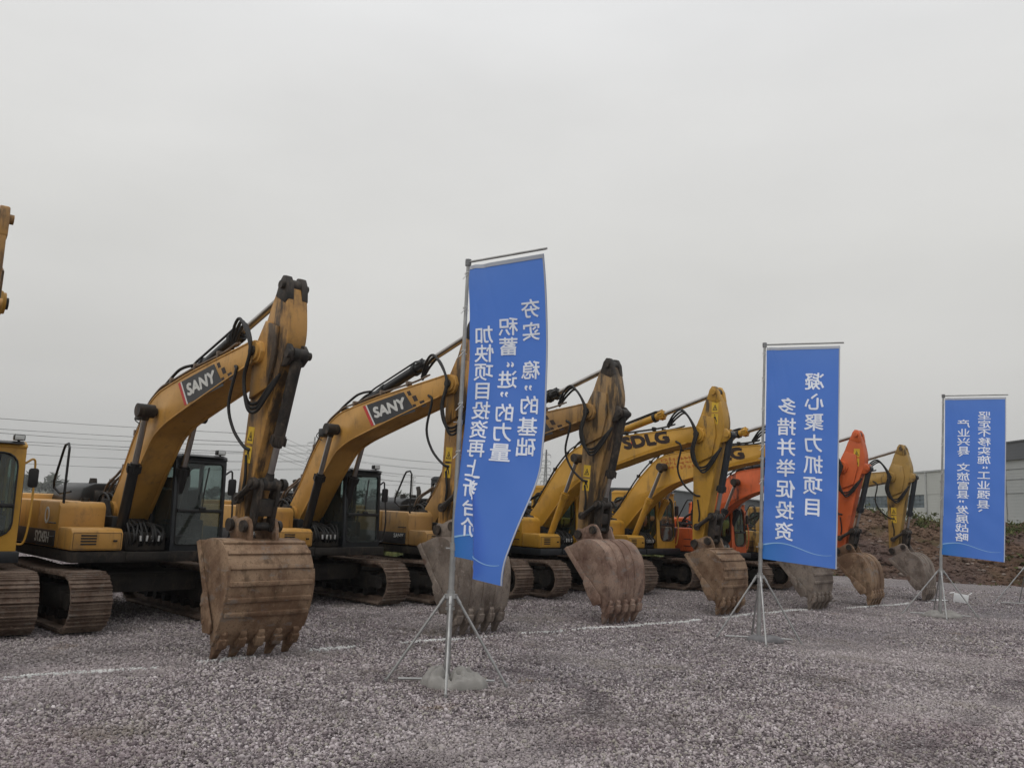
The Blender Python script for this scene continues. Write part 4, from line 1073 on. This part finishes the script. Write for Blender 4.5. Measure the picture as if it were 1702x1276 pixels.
    mb.cyl((J[0], -.3, J[1]), (J[0], .3, J[1]), .05, n=14); mb.cyl((R0[0], -.26, R0[1]), (R0[0], .26, R0[1]), .045, n=14)
    mb.build('rocker_link', M['oily'], root)
    mb = MB()
    a, b = Vector(J), Vector(E2); dd = (b - a).normalized(); nn = Vector((-dd.y, dd.x))
    pr = [a - dd * .07 - nn * .05, a - dd * .07 + nn * .05, a + nn * .1, b + nn * .08, b + dd * .07 + nn * .04, b + dd * .07 - nn * .04, b - nn * .08, a - nn * .1]
    for s in (-1, 1): mb.prism([(p.x, p.y) for p in pr], s * .11, s * .165, .015)
    m0 = a.lerp(b, .35); m1 = a.lerp(b, .75)
    mb.prism([(p.x, p.y) for p in (m0 - nn * .06, m0 + nn * .06, m1 + nn * .06, m1 - nn * .06)], -.12, .12, .01)
    mb.build('bucket_link', M['oily'], root)
    # ---- hoses between boom and arm
    mb = MB()
    rn = random.Random(int(loc[1] * 77))
    for j in range(3):
        y = -.25 - .035 * j
        mb.tube(spl([b3(5.0, .52 + .03 * j, -.22), b3(5.35, .62 + .05 * j, y), b3(5.62, .58 + .04 * j, y - .03), a3(-.05 + .05 * j, .05, y - .06), a3(-.14 + .06 * j, -.4, y - .05), a3(-.02 + .08 * j, -.72 - .05 * j, y - .02), a3(.24, -.74 - .06 * j, -.25), a3(.44, -.5 - .06 * j, -.22), a3(.6, -.3, -.16)], 6), .024, 7)
    mb.tube(spl([b3(5.1, .1, -.28), a3(-.42, -.3, -.3), a3(-.5, -.8, -.3), a3(-.36, -1.15, -.25), a3(-.1, -1.38, -AW - .03), a3(.06, -1.42, -AW + .005)], 6), .024, 7)
    mb.tube(spl([a3(.0, -1.5, -AW - .02), a3(.06, -1.8, -AW - .02), a3(.05, -2.0, -AW - .02)], 4), .02, 6)
    mb.build('arm_hoses', M['hose'], root)
    mb = MB()                                  # lines that feed the arm ram
    p0, p1 = Vector(b3(2.4, 1.30, 0)), Vector(a3(.36, .98, 0)); dd = (p1 - p0).normalized(); n_ = Vector((-dd.z, 0, dd.x))
    for y in (-.06, .06):
        mb.tube(spl([b3(1.9, 1.24, y * 2.2), b3(2.2, 1.42, y * 2.2), p0 + dd * .35 + n_ * .2 + Vector((0, y * 1.8, 0)), p0 + dd * .62 + n_ * .19 + Vector((0, y * 1.5, 0)), p0 + dd * .85 + n_ * .13 + Vector((0, y, 0))], 5), .026, 7)
    for y in (-.05, .05): mb.tube([p0 + dd * .8 + n_ * .12 + Vector((0, y, 0)), p0 + dd * 1.0 + n_ * .14 + Vector((0, y, 0)), p0 + (p1 - p0) * .57 + n_ * .13 + Vector((0, y, 0)), p0 + (p1 - p0) * .60 + n_ * .09 + Vector((0, y, 0))], .02, 6)
    for f in (.3, .55):
        q = p0 + (p1 - p0) * f; mb.cyl(q - dd * .04, q + dd * .04, .12, n=16)
    mb.build('arm_ram_lines', M['hose'], root)
    MB.S = 1.0
    return root

HD = -44.5
UX, UY = cos(radians(HD)), sin(radians(HD))
def mach(T, D, label, **k):
    return excavator(label, (T[0] - UX * D, T[1] - UY * D, 0), HD, k.pop('S', 1.0), D, **k)
SANY = ('sany', 'sany', 'dark', 'bucket', 'black')
_h = radians(-51.5)
excavator('yellow excavator cut off by the left edge, painted cab with a wiper on the windscreen', (-9.33, 13.5, 0), -51.5, 1.0, 3.9, tip=(.6, 4.4), pin=(.1, 1.9), style='tan', mats=('sdlg', 'sany_dirty', 'sdlg', 'bucket', 'sdlg'), cabstyle='round', glass='glass_green', ext=.5, bw=.45, bstyle='ribs', wlab=False)
mach((-3.49, 12.13), 4.8, 'ochre excavator with dark cab, whole charcoal boom decal and the nearest ribbed bucket', tip=(-.07, 4.25), pin=(-.36, 1.77), style='sany', mats=('sany', 'sany_dirty', 'dark', 'bucket', 'black'), cabstyle='slim', glass='glass', ext=.5, bw=.62, bstyle='ribs')
mach((-.51, 15.0), 5.75, 'ochre excavator with dark cab, its arm and bucket half hidden by the tallest blue banner', tip=(-.62, 4.36), pin=(-.76, 1.72), style='sany', mats=('sany', 'sany_dirty', 'dark', 'bucket_grey', 'black'), cabstyle='slim', glass='glass', ext=.5, bw=.58, bstyle='strips')
mach((2.3, 17.24), 5.85, 'brownish ochre excavator with a grimy stained arm just right of the tallest banner', tip=(-.71, 4.22), pin=(-.88, 1.68), style='sany', mats=('sany_boom', 'sany_brown', 'dark', 'bucket_red', 'black'), cabstyle='slim', glass='glass', ext=.5, bw=.55, bstyle='strips')
mach((5.04, 19.48), 5.95, 'yellow excavator with big dark capital letters fully readable on its boom', S=.98, tip=(-.64, 4.05), pin=(-.7, 1.52), style='sdlg', mats=('sdlg', 'sdlg_arm', 'sdlg', 'bucket', 'sdlg'), cabstyle='round', glass='glass_green', ext=.5, bw=.52, bstyle='ribs')
mach((7.74, 21.31), 6.2, 'yellow excavator with faded red stencilled rows on its boom, arm hidden by the middle banner', S=.98, tip=(-.76, 3.9), pin=(-.84, 1.52), style='sdlg_stencil', mats=('sdlg', 'sdlg_dirty', 'sdlg', 'bucket_grey', 'sdlg'), cabstyle='round', glass='glass_green', ext=.5, bw=.52, bstyle='ribs')
mach((9.85, 22.97), 5.5, 'orange-red excavator, the only one of that colour in the row', S=.9, tip=(-.7, 3.66), pin=(-.86, 1.36), style='orange', mats=('orange', 'orange', 'orange', 'bucket', 'dark'), cabstyle='round', glass='glass_green', ext=.5, bw=.46, bstyle='strips', hood='paint')
mach((12.34, 25.09), 5.5, 'weathered brownish yellow excavator at the far end of the row', S=.88, tip=(-.9, 3.55), pin=(-.9, 1.36), style='tan', mats=('tan', 'tan', 'tan', 'bucket_grey', 'dark'), cabstyle='round', glass='glass_green', ext=.5, bw=.46, bstyle='strips', hood='paint')
# ------------------------------------------------------------------ banners
def cloth_mat():
    t = NT('blue_banner_cloth')
    uv = t.n('ShaderNodeUVMap').outputs[0]; sp = t.n('ShaderNodeSeparateXYZ', {0: uv})
    u, v = sp.outputs[0], sp.outputs[1]
    s = t.n('ShaderNodeMath', {0: t.n('ShaderNodeMath', {0: u, 1: 6.0}, operation='MULTIPLY').outputs[0]}, operation='SINE').outputs[0]
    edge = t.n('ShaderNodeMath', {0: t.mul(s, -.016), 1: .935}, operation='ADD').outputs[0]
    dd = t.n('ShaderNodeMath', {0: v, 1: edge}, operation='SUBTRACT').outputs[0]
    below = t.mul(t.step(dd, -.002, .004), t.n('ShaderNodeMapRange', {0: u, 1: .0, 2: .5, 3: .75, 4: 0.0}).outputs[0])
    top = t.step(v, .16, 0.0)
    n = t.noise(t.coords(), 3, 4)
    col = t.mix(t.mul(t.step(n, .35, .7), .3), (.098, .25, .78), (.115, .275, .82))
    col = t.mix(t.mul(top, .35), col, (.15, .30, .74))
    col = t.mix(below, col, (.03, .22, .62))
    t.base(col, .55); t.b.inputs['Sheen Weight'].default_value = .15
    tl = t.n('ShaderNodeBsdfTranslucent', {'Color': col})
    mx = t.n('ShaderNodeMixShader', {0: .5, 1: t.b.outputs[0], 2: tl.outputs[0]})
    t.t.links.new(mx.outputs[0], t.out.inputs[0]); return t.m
M['cloth'] = cloth_mat()
t_ = NT('banner_ink'); t_.base((.84, .89, 1.0), .6); M['ink'] = t_.m
t_ = NT('hem_tape'); t_.base((.42, .45, .52), .7); M['hem'] = t_.m
t_ = NT('pale_blue_ink'); t_.base((.30, .55, .85), .6); M['wave'] = t_.m

def sstep(x, a, b):
    x = min(1, max(0, (x - a) / (b - a))); return x * x * (3 - 2 * x)
class Banner:
    def __init__(s, top, bl, ang_t, ang_b, W, Lh, dzb, pleat=0.0, seed=1.0, gap=.035, swing=0.0):
        s.swing = swing
        s.top, s.bl, s.at, s.ab, s.W, s.dzb, s.pl, s.seed, s.gap = Vector(top), Vector(bl), ang_t, ang_b, W, dzb, pleat, seed, gap
        s.H = (s.top - s.bl).length
    def __call__(s, x, z, off=0.0):
        """x metres from the pole side, z metres down; off lifts towards the camera"""
        v = z / s.H; u = x / s.W
        A = s.top.lerp(s.bl, v)
        ang = radians(s.at + (s.ab - s.at) * v + s.swing * sin(pi * min(1, v * 1.08)))
        d = Vector((cos(ang), sin(ang), 0)); n = Vector((sin(ang), -cos(ang), 0))
        k = sstep(v, .66, 1.0) * s.pl
        X, dep, dz = x, 0.0, 0.0
        slack = .05 * sin(pi * min(1, v / .72)) ** 2 * max(0, 1 - u) if s.pl else .02 * sin(pi * v) * (1 - u)
        if k > 0:
            a = .19 + .17 * sstep(v, .68, 1.0); h = .17 * k; r = h
            if x < a + h: X = x; dep = -.02 * k * sstep(x, a, a + h)
            elif x < a + 2 * h:
                X = 2 * a + 2 * h - x; dep = k * (-.02 + .09 * (x - a - h) / h)
            else: X = x - 2 * h; dep = k * .07 * (1 + .0 * x)
            dz = -.17 * k * sstep(x, a + h * .4, a + 2 * h + .02)
        w = .016 * sin(2.3 * x + 1.7 * z + s.seed * 2) * min(1, v * 4 + .1) + .011 * sin(7.1 * x - 1.1 * z + s.seed) * min(1, v * 3)
        # pull folds from the top inner corner
        w += .022 * math.exp(-((x - .10 - .16 * z) / .05) ** 2) * max(0, 1 - v * 2.2) - .016 * math.exp(-((x - .22 - .25 * z) / .06) ** 2) * max(0, 1 - v * 2.6)
        w += .010 * sin(10 * (x * .75 + z * .42) + s.seed) * max(0, 1 - u * 1.1) * min(1, v * 3) + .007 * sin(15 * (x * .5 - z * .5) + s.seed * 3 + 2 * sin(z)) * min(1, v * 2) + (.02 * sin(5.2 * x + 2.4 * z) * sstep(v, .3, .8) if s.pl else 0)
        w += .010 * sin(pi * 2 * 5 * v) * math.exp(-u * 7)
        curl = (.05 * s.pl + .015) * (u ** 3) * sin(pi * v)
        return A + d * (X + slack + s.gap) + n * (w + dep + curl + off) + Vector((0, 0, s.dzb * u * v * v + dz))
def cut_grid(vs, fs, step=.06):
    bm = bmesh.new(); bv = [bm.verts.new((x, y, 0)) for x, y in vs]
    for f in fs:
        try: bm.faces.new([bv[i] for i in f])
        except ValueError: pass
    for ax in (0, 1):
        c = [v.co[ax] for v in bm.verts]
        if not c: continue
        t = math.floor(min(c) / step) * step
        while t < max(c):
            no = (1, 0, 0) if ax == 0 else (0, 1, 0); co = (t, 0, 0) if ax == 0 else (0, t, 0)
            bmesh.ops.bisect_plane(bm, geom=bm.verts[:] + bm.edges[:] + bm.faces[:], plane_co=co, plane_no=no, dist=1e-5); t += step
    bm.verts.index_update()
    out = [(v.co.x, v.co.y) for v in bm.verts], [[v.index for v in f.verts] for f in bm.faces]
    bm.free(); return out
def banner(B, label, cols, group='blue banners on pole stands'):
    nx, nz = 56, 84
    vs = [B(B.W * i / nx, B.H * j / nz) for i in range(nx + 1) for j in range(nz + 1)]
    fs = [(i * (nz + 1) + j, (i + 1) * (nz + 1) + j, (i + 1) * (nz + 1) + j + 1, i * (nz + 1) + j + 1) for i in range(nx) for j in range(nz)]
    me = bpy.data.meshes.new('banner'); me.from_pydata([tuple(v) for v in vs], [], fs); me.shade_smooth()
    uvl = me.uv_layers.new(name='UVMap')
    for p in me.polygons:
        for li, vi in zip(p.loop_indices, p.vertices): uvl.data[li].uv = ((vi // (nz + 1)) / nx, (vi % (nz + 1)) / nz)
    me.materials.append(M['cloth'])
    o = tag(link('banner', me), label, 'banner', group)
    # mirrored lettering: the print seen through from the back
    mb = MB()
    for (xc, size, items) in cols:
        size, xs_ = size
        for ch, zc in items:
            g, f = text_geo(ch, size)
            g, f = cut_grid([(-p[0] * xs_, p[1]) for p in g], f)
            xm = 0 if ch not in '\u201c\u201d\u3001' else None
            cx = sum(p[0] for p in g) / max(1, len(g)) if xm == 0 else 0
            cx = (min(p[0] for p in g) + max(p[0] for p in g)) / 2; cy = (min(p[1] for p in g) + max(p[1] for p in g)) / 2
            if ch == '\u3001': cx += size * .28; cy -= size * .1
            if ch in '\u201c\u201d': cx += (-.12 if ch == '\u201c' else .12) * size
            w = size * .016
            for k, (dx, dy) in enumerate(((0, 0), (w, .3 * w), (-w, -.3 * w), (.3 * w, -w), (-.3 * w, w))):
                for off in (.004, -.004):
                    mb.add([B(xc + p[0] + dx - cx, zc - (p[1] + dy - cy), off * (1 + .2 * k)) for p in g], f)
    if cols:
        me = bpy.data.meshes.new('lettering'); me.from_pydata([tuple(v) for v in mb.v], [], mb.f); me.materials.append(M['ink']); link('lettering', me, o)
    def strip(fn, name, mat, off=.005):
        m = MB(); n = 120
        a = [fn(i / n) for i in range(n + 1)]
        for of in (off, -off):
            m.add([B(x, z0, of) for x, z0, z1 in a] + [B(x, z1, of) for x, z0, z1 in a], [(i, i + 1, n + 2 + i, n + 1 + i) for i in range(n)])
        me = bpy.data.meshes.new(name); me.from_pydata([tuple(v) for v in m.v], [], m.f); me.materials.append(mat); link(name, me, o)
    def wave(t):
        x = B.W * (.005 + .93 * t); z = B.H * (.935 - .016 * sin(6 * t * .93)); w = .011 * (1 - .75 * t)
        return x, z - w, z + w
    strip(wave, 'wave_stripe', M['wave'])
    strip(lambda t: (B.W * t, .0, .05), 'top_hem', M['hem'])
    me = bpy.data.meshes.new('edge_hem'); m = MB(); n = 60
    for of in (.005, -.005): m.add([B(B.W - .022, B.H * i / n, of) for i in range(n + 1)] + [B(B.W, B.H * i / n, of) for i in range(n + 1)], [(i, i + 1, n + 2 + i, n + 1 + i) for i in range(n)])
    me.from_pydata([tuple(v) for v in m.v], [], m.f); me.materials.append(M['hem']); link('edge_hem', me, o)
    return o
def stand(base, top, ang, blen, label, col=1.05, rot=0.0, R=.74, rise=0.0):
    base, top = Vector(base), Vector(top)
    t = empty('banner_stand', base, 0, label=label, cat='banner stand', group='tripod pole stands of the banners')
    d = top - base
    m = MB(); m.tube([d * 0.012, d * .31], .037, 14); m.tube([d * .31, d * .6], .031, 12); m.tube([d * .6, d], [.026, .023], 12)
    m.cyl(d * .30, d * .318, .044, n=14); m.cyl(d * .597, d * .608, .037, n=12); m.tube([d * .305, d * .305 + Vector((-.09, -.03, .0))], .008, 6); m.tube([d * .602, d * .602 + Vector((-.08, -.03, .0))], .007, 6); m.cyl(d * .255, d * .262, .042, n=12)
    p = m.build('pole', M['galv'], t)
    m = MB(); m.cyl(d * (col / d.length) - Vector((0, 0, .12)), d * (col / d.length) + Vector((0, 0, .06)), .052, n=14)
    m.cyl(d * (col / d.length) - Vector((0, 0, .03)), d * (col / d.length) + Vector((0, 0, .02)), .082, n=8)
    m.cyl(d * (col / d.length) - Vector((0, 0, .17)), d * (col / d.length) - Vector((0, 0, .14)), .058, n=12); m.build('collar', M['galv'], p)
    a = radians(ang); bd = Vector((cos(a), sin(a), rise)).normalized()
    m = MB(); m.cyl(d - bd * .04, d + bd * blen, .016, n=10); m.build('crossbar', M['galv'], t)
    m = MB(); m.cyl(d - Vector((0, 0, .05)), d + Vector((0, 0, .035)), .04, n=12); m.build('pole_head', M['lattice'], p)
    for k in range(4):
        b = rot + k * pi / 2; f = Vector((cos(b) * R, sin(b) * R, 0)); h = Vector((cos(b), sin(b), 0))
        c = d * (col / d.length) + h * .06
        fz = float(hgt(base.x + f.x, base.y + f.y)) - base.z + .02
        m = MB(); m.tube([c, f + Vector((0, 0, fz))], .0165, 8); m.tube([c, c.lerp(f, .09)], .023, 8); m.cyl(f + Vector((0, 0, fz + .03)), f + Vector((0, 0, fz - .02)), .02, n=8); m.build('leg', M['galv'], t)
        if k != 3:
            m = MB(); m.tube([h * .03 + Vector((0, 0, .05)), h * R * .8 + Vector((0, 0, .045))], .015, 8); m.build('base_bar', M['galv'], t)
    m = MB(); m.cyl((0, 0, 0), (0, 0, .3), .04, n=12); m.build('base_socket', M['galv'], t)
    for z in (.05, .17, .32, .5, .66):
        q = d * (1 - z * .72); m = MB(); m.tube([q + Vector((cos(w) * .036, sin(w) * .036, .01 * w)) for w in np.linspace(0, 5.6, 9)] + [q + Vector((-.06, -.03, -.05))], .005, 5); m.build('tie', M['white'], t)
    return t
def bag(loc, sx, sy, sz, label, seed, mat='bag'):
    """half empty sack slumped over the base bars: pinched at the pole, creased in a fan"""
    rough = 1.0 if mat == 'bag' else .12
    nr, na = 30, 96; V, F = [(0, 0, sz * .45)], []
    for i in range(1, nr + 1):
        p = i / nr
        for k in range(na):
            a = 2 * pi * k / na
            R = 1 + .22 * noise.noise((cos(a) * 1.4 + seed, sin(a) * 1.4, seed)) + .06 * rough * noise.noise((cos(a) * 5 + seed, sin(a) * 5, 2))
            x, y = R * p * cos(a), R * p * sin(a)
            fx = x + .12
            pinch = 1 - (.25 + .4 * rough) * math.exp(-(fx / .2) ** 2)
            phi = math.atan2(y, fx); d = sqrt(fx * fx + y * y)
            crease = abs(sin(4.5 * phi + 2.2 * noise.noise((x * 2 + seed, y * 2, 1)))) - .5
            wr = noise.noise((x * 5 + seed, y * 4, 3)) * .5 + abs(noise.noise((x * 9, y * 7 + seed, 5))) * .35
            env = max(0, 1 - p ** 5) ** .6
            z = env * (.72 * pinch + rough * (.85 * crease * math.exp(-((d - .35) / .36) ** 2) + .5 * wr)) + .02
            V.append((x * sx * (.8 + .2 * pinch), y * sy, max(.004, z * sz)))
    for k in range(na): F.append((0, 1 + k, 1 + (k + 1) % na))
    for i in range(nr - 1):
        for k in range(na):
            a0, b0 = 1 + i * na + k, 1 + i * na + (k + 1) % na; F.append((a0, a0 + na, b0 + na, b0))
    n0 = len(V); V += [(x, y, -.01) for x, y, z in V[-na:]]
    for k in range(na): F.append((n0 - na + k, n0 + k, n0 + (k + 1) % na, n0 - na + (k + 1) % na))
    F.append(tuple(n0 + k for k in range(na - 1, -1, -1)))
    me = bpy.data.meshes.new('weight_bag'); me.from_pydata(V, [], F); me.shade_smooth(); me.materials.append(M[mat])
    o = link('weight_bag', me); o.location = loc; return tag(o, label, 'bag', 'ballast bags on the stand bases')
def gz(x, y): return (x, y, float(hgt(x, y)) + .012)

COL1 = [('\u592f', .64), ('\u5b9e', .92), ('\u7a33', 1.40), ('\u201d', 1.62), ('\u7684', 1.83), ('\u57fa', 2.09), ('\u7840', 2.34)]
COL2 = [('\u79ef', .84), ('\u84c4', 1.09), ('\u201c', 1.32), ('\u8fdb', 1.51), ('\u201d', 1.70), ('\u7684', 1.93), ('\u529b', 2.17), ('\u91cf', 2.42)]
COL3 = [(c, .93 + .243 * i) for i, c in enumerate('\u52a0\u5feb\u9879\u76ee\u6295\u8d44\u518d\u4e0a\u65b0\u53f0\u9636')]
b1 = Banner((-.64, 10.77, 5.28), (-.66, 10.77, 1.53), -36, -37.5, 1.16, 3.75, -.12, 1.0, 1.0, swing=15)
banner(b1, 'tall blue banner with three mirrored columns of writing, its lower corner folded and sagging', [(.915, (.24, 1.22), COL1), (.575, (.24, 1.22), COL2), (.225, (.24, 1.22), COL3)])
stand(gz(-.66, 10.77), (-.64, 10.77, 5.34), -36, 1.24, 'tall galvanised banner stand nearest the camera, spread legs and a big grey bag', 1.05, .06)
bag(gz(-.58, 10.66), .4, .25, .2, 'slack grey canvas bag draped over the base of the nearest banner stand', 2.0)
b2 = Banner((4.76, 15.67, 5.35), (4.65, 15.67, 1.43), -20, -30.5, 1.30, 3.9, -.1, 0, 2.2)
C21 = [(c, .66 + .378 * i) for i, c in enumerate('\u51dd\u5fc3\u805a\u529b\u6293\u9879\u76ee')]
C22 = [(c, 1.12 + .378 * i) for i, c in enumerate('\u591a\u63aa\u5e76\u4e3e\u4fc3\u6295\u8d44')]
banner(b2, 'blue banner in the middle of the three, two mirrored columns of large writing', [(.86, (.335, 1.05), C21), (.38, (.335, 1.05), C22)])
stand(gz(4.63, 15.67), (4.76, 15.67, 5.41), -20, 1.40, 'galvanised banner stand in the middle of the three, smooth grey weight at its foot', 1.13, -.12)
bag(gz(4.72, 15.60), .34, .17, .14, 'smooth dark grey bag on the base of the middle banner stand', 7.0, 'bag_smooth')
b3 = Banner((10.91, 21.05, 5.34), (10.7, 21.05, 1.46), -25, -38, 1.34, 3.9, -.1, 0, 4.1)
C31 = [(c, .45 + .218 * i) for i, c in enumerate('\u575a\u5b9a\u4e0d\u79fb\u5b9e\u65bd')] + [('\u201c', 1.73), ('\u5de5', 1.92), ('\u4e1a', 2.15), ('\u5f3a', 2.38), ('\u53bf', 2.61), ('\u3001', 2.78)]
C32 = [(c, .65 + .224 * i) for i, c in enumerate('\u4ea7\u4e1a\u5174\u53bf')] + [('\u3001', 1.46), ('\u6587', 1.73), ('\u65c5', 1.96), ('\u5bcc', 2.18), ('\u53bf', 2.40), ('\u201d', 2.57), ('\u53d1', 2.77), ('\u5c55', 2.99), ('\u6218', 3.20), ('\u7565', 3.42)]
banner(b3, 'smallest looking blue banner at right, two mirrored columns of small writing', [(.87, (.215, 1.4), C31), (.42, (.215, 1.4), C32)])
stand(gz(10.64, 21.05), (10.91, 21.05, 5.4), -25, 1.42, 'galvanised banner stand farthest right but one, crumpled bag at its foot', 1.08, -.3, .84)
bag(gz(10.7, 21.0), .5, .24, .13, 'crumpled grey and olive bag under the right hand banner stand', 4.0)
b4 = Banner((15.35, 24.81, 5.34), (15.1, 24.81, 1.46), -25, -38, 1.34, 3.9, -.1, 0, 5.1)
banner(b4, 'blue banner just beyond the right edge of the view', [])
stand(gz(15.06, 24.81), (15.3, 24.81, 5.4), -25, 1.42, 'galvanised banner stand cut off by the right edge, one leg in view', 1.08, -.3, .84)

# ------------------------------------------------------------------ small things
m = MB()
m.prism([(-.2, -.14), (.17, -.15), (.24, .1), (-.18, .16)], .02, .27, .02, Matrix.Rotation(.15, 4, 'Y') @ Matrix.Rotation(pi / 2, 4, 'X') @ Matrix.Rotation(0, 4, 'Z'))
o = MB()
o.box(-.19, .19, -.13, .13, 0, .012, .002)
for a in ((-.19, -.18, -.13, .13), (.18, .19, -.13, .13)): o.box(*a, .012, .25, .002)
for a in ((-.18, .18, -.13, -.12), (-.18, .18, .12, .13)): o.box(*a, .012, .23, .002)
o.prism([(.19, .25), (.27, .32), (.265, .33), (.18, .252)], -.12, .12, .002); o.prism([(-.19, .25), (-.30, .20), (-.30, .212), (-.18, .255)], -.12, .12, .002)
bx = o.build('carton', M['paper']); bx.location = gz(13.3, 25.1); bx.rotation_euler = (0, .12, -.5)
tag(bx, 'small open white carton lying on the gravel right of the last full banner', 'carton')
o = MB(); o.prism([(-.3, -.1), (.05, -.16), (.3, .02), (.02, .12)], 0, .02, .004, None, 'z')
pp = o.build('paper_scrap', M['paper']); pp.location = gz(12.75, 25.3); tag(pp, 'flat white scrap of paper beside the carton', 'paper')

# maroon truck glimpsed between the two machines at the left
tr = empty('truck', (-17.6, 22.6, 0), radians(-52), label='maroon flatbed truck glimpsed low between the two leftmost excavators', cat='truck')
m = MB(); m.box(-2.4, 2.2, -1.1, 1.1, .95, 1.12, .02); m.box(-2.4, 2.2, -1.1, -1.05, 1.12, 1.5, .01); m.box(-2.4, 2.2, 1.05, 1.1, 1.12, 1.5, .01); m.build('cargo_bed', M['red_truck'], tr)
m = MB(); m.box(2.2, 2.26, -1.1, 1.1, .42, 1.5, .01); tg = m.build('tailgate', M['red_truck'], tr)
m = MB(); m.prism([(-4.2, .6), (-2.5, .6), (-2.5, 2.1), (-3.7, 2.1), (-4.2, 1.4)], -1.05, 1.05, .06); cb = m.build('cab', M['red_truck'], tr)
m = MB(); m.box(-4.2, 2.1, -.4, .4, .6, .95, .01); m.build('chassis', M['frame'], tr)
for x in (-3.3, 1.2):
    for s in (-1, 1):
        m = MB(); m.cyl((x, s * .75, .42), (x, s * 1.04, .42), .42, n=24); w = m.build('wheel', M['hose'], tr)
        m = MB(); m.cyl((x, s * .9, .42), (x, s * 1.05, .42), .2, n=16); m.build('rim', M['frame'], w)
flat_text('666051u', .24, lambda p: (2.264, p[0], .98 + p[1]), 'lettering', M['white'], tg, bold=.01)

# ------------------------------------------------------------------ air: the far trees and pylons fade
hz = NT('haze'); hz.t.nodes.remove(hz.b)
pv = hz.n('ShaderNodeVolumePrincipled', {'Color': (.66, .675, .68, 1), 'Density': .0006, 'Anisotropy': .3})
hz.t.links.new(pv.outputs[0], hz.out.inputs['Volume'])
m = MB(); m.box(-420, 320, -30, 1000, -1.4, 46, 0)
tag(m.build('haze', hz.m, None, 0), kind='stuff')
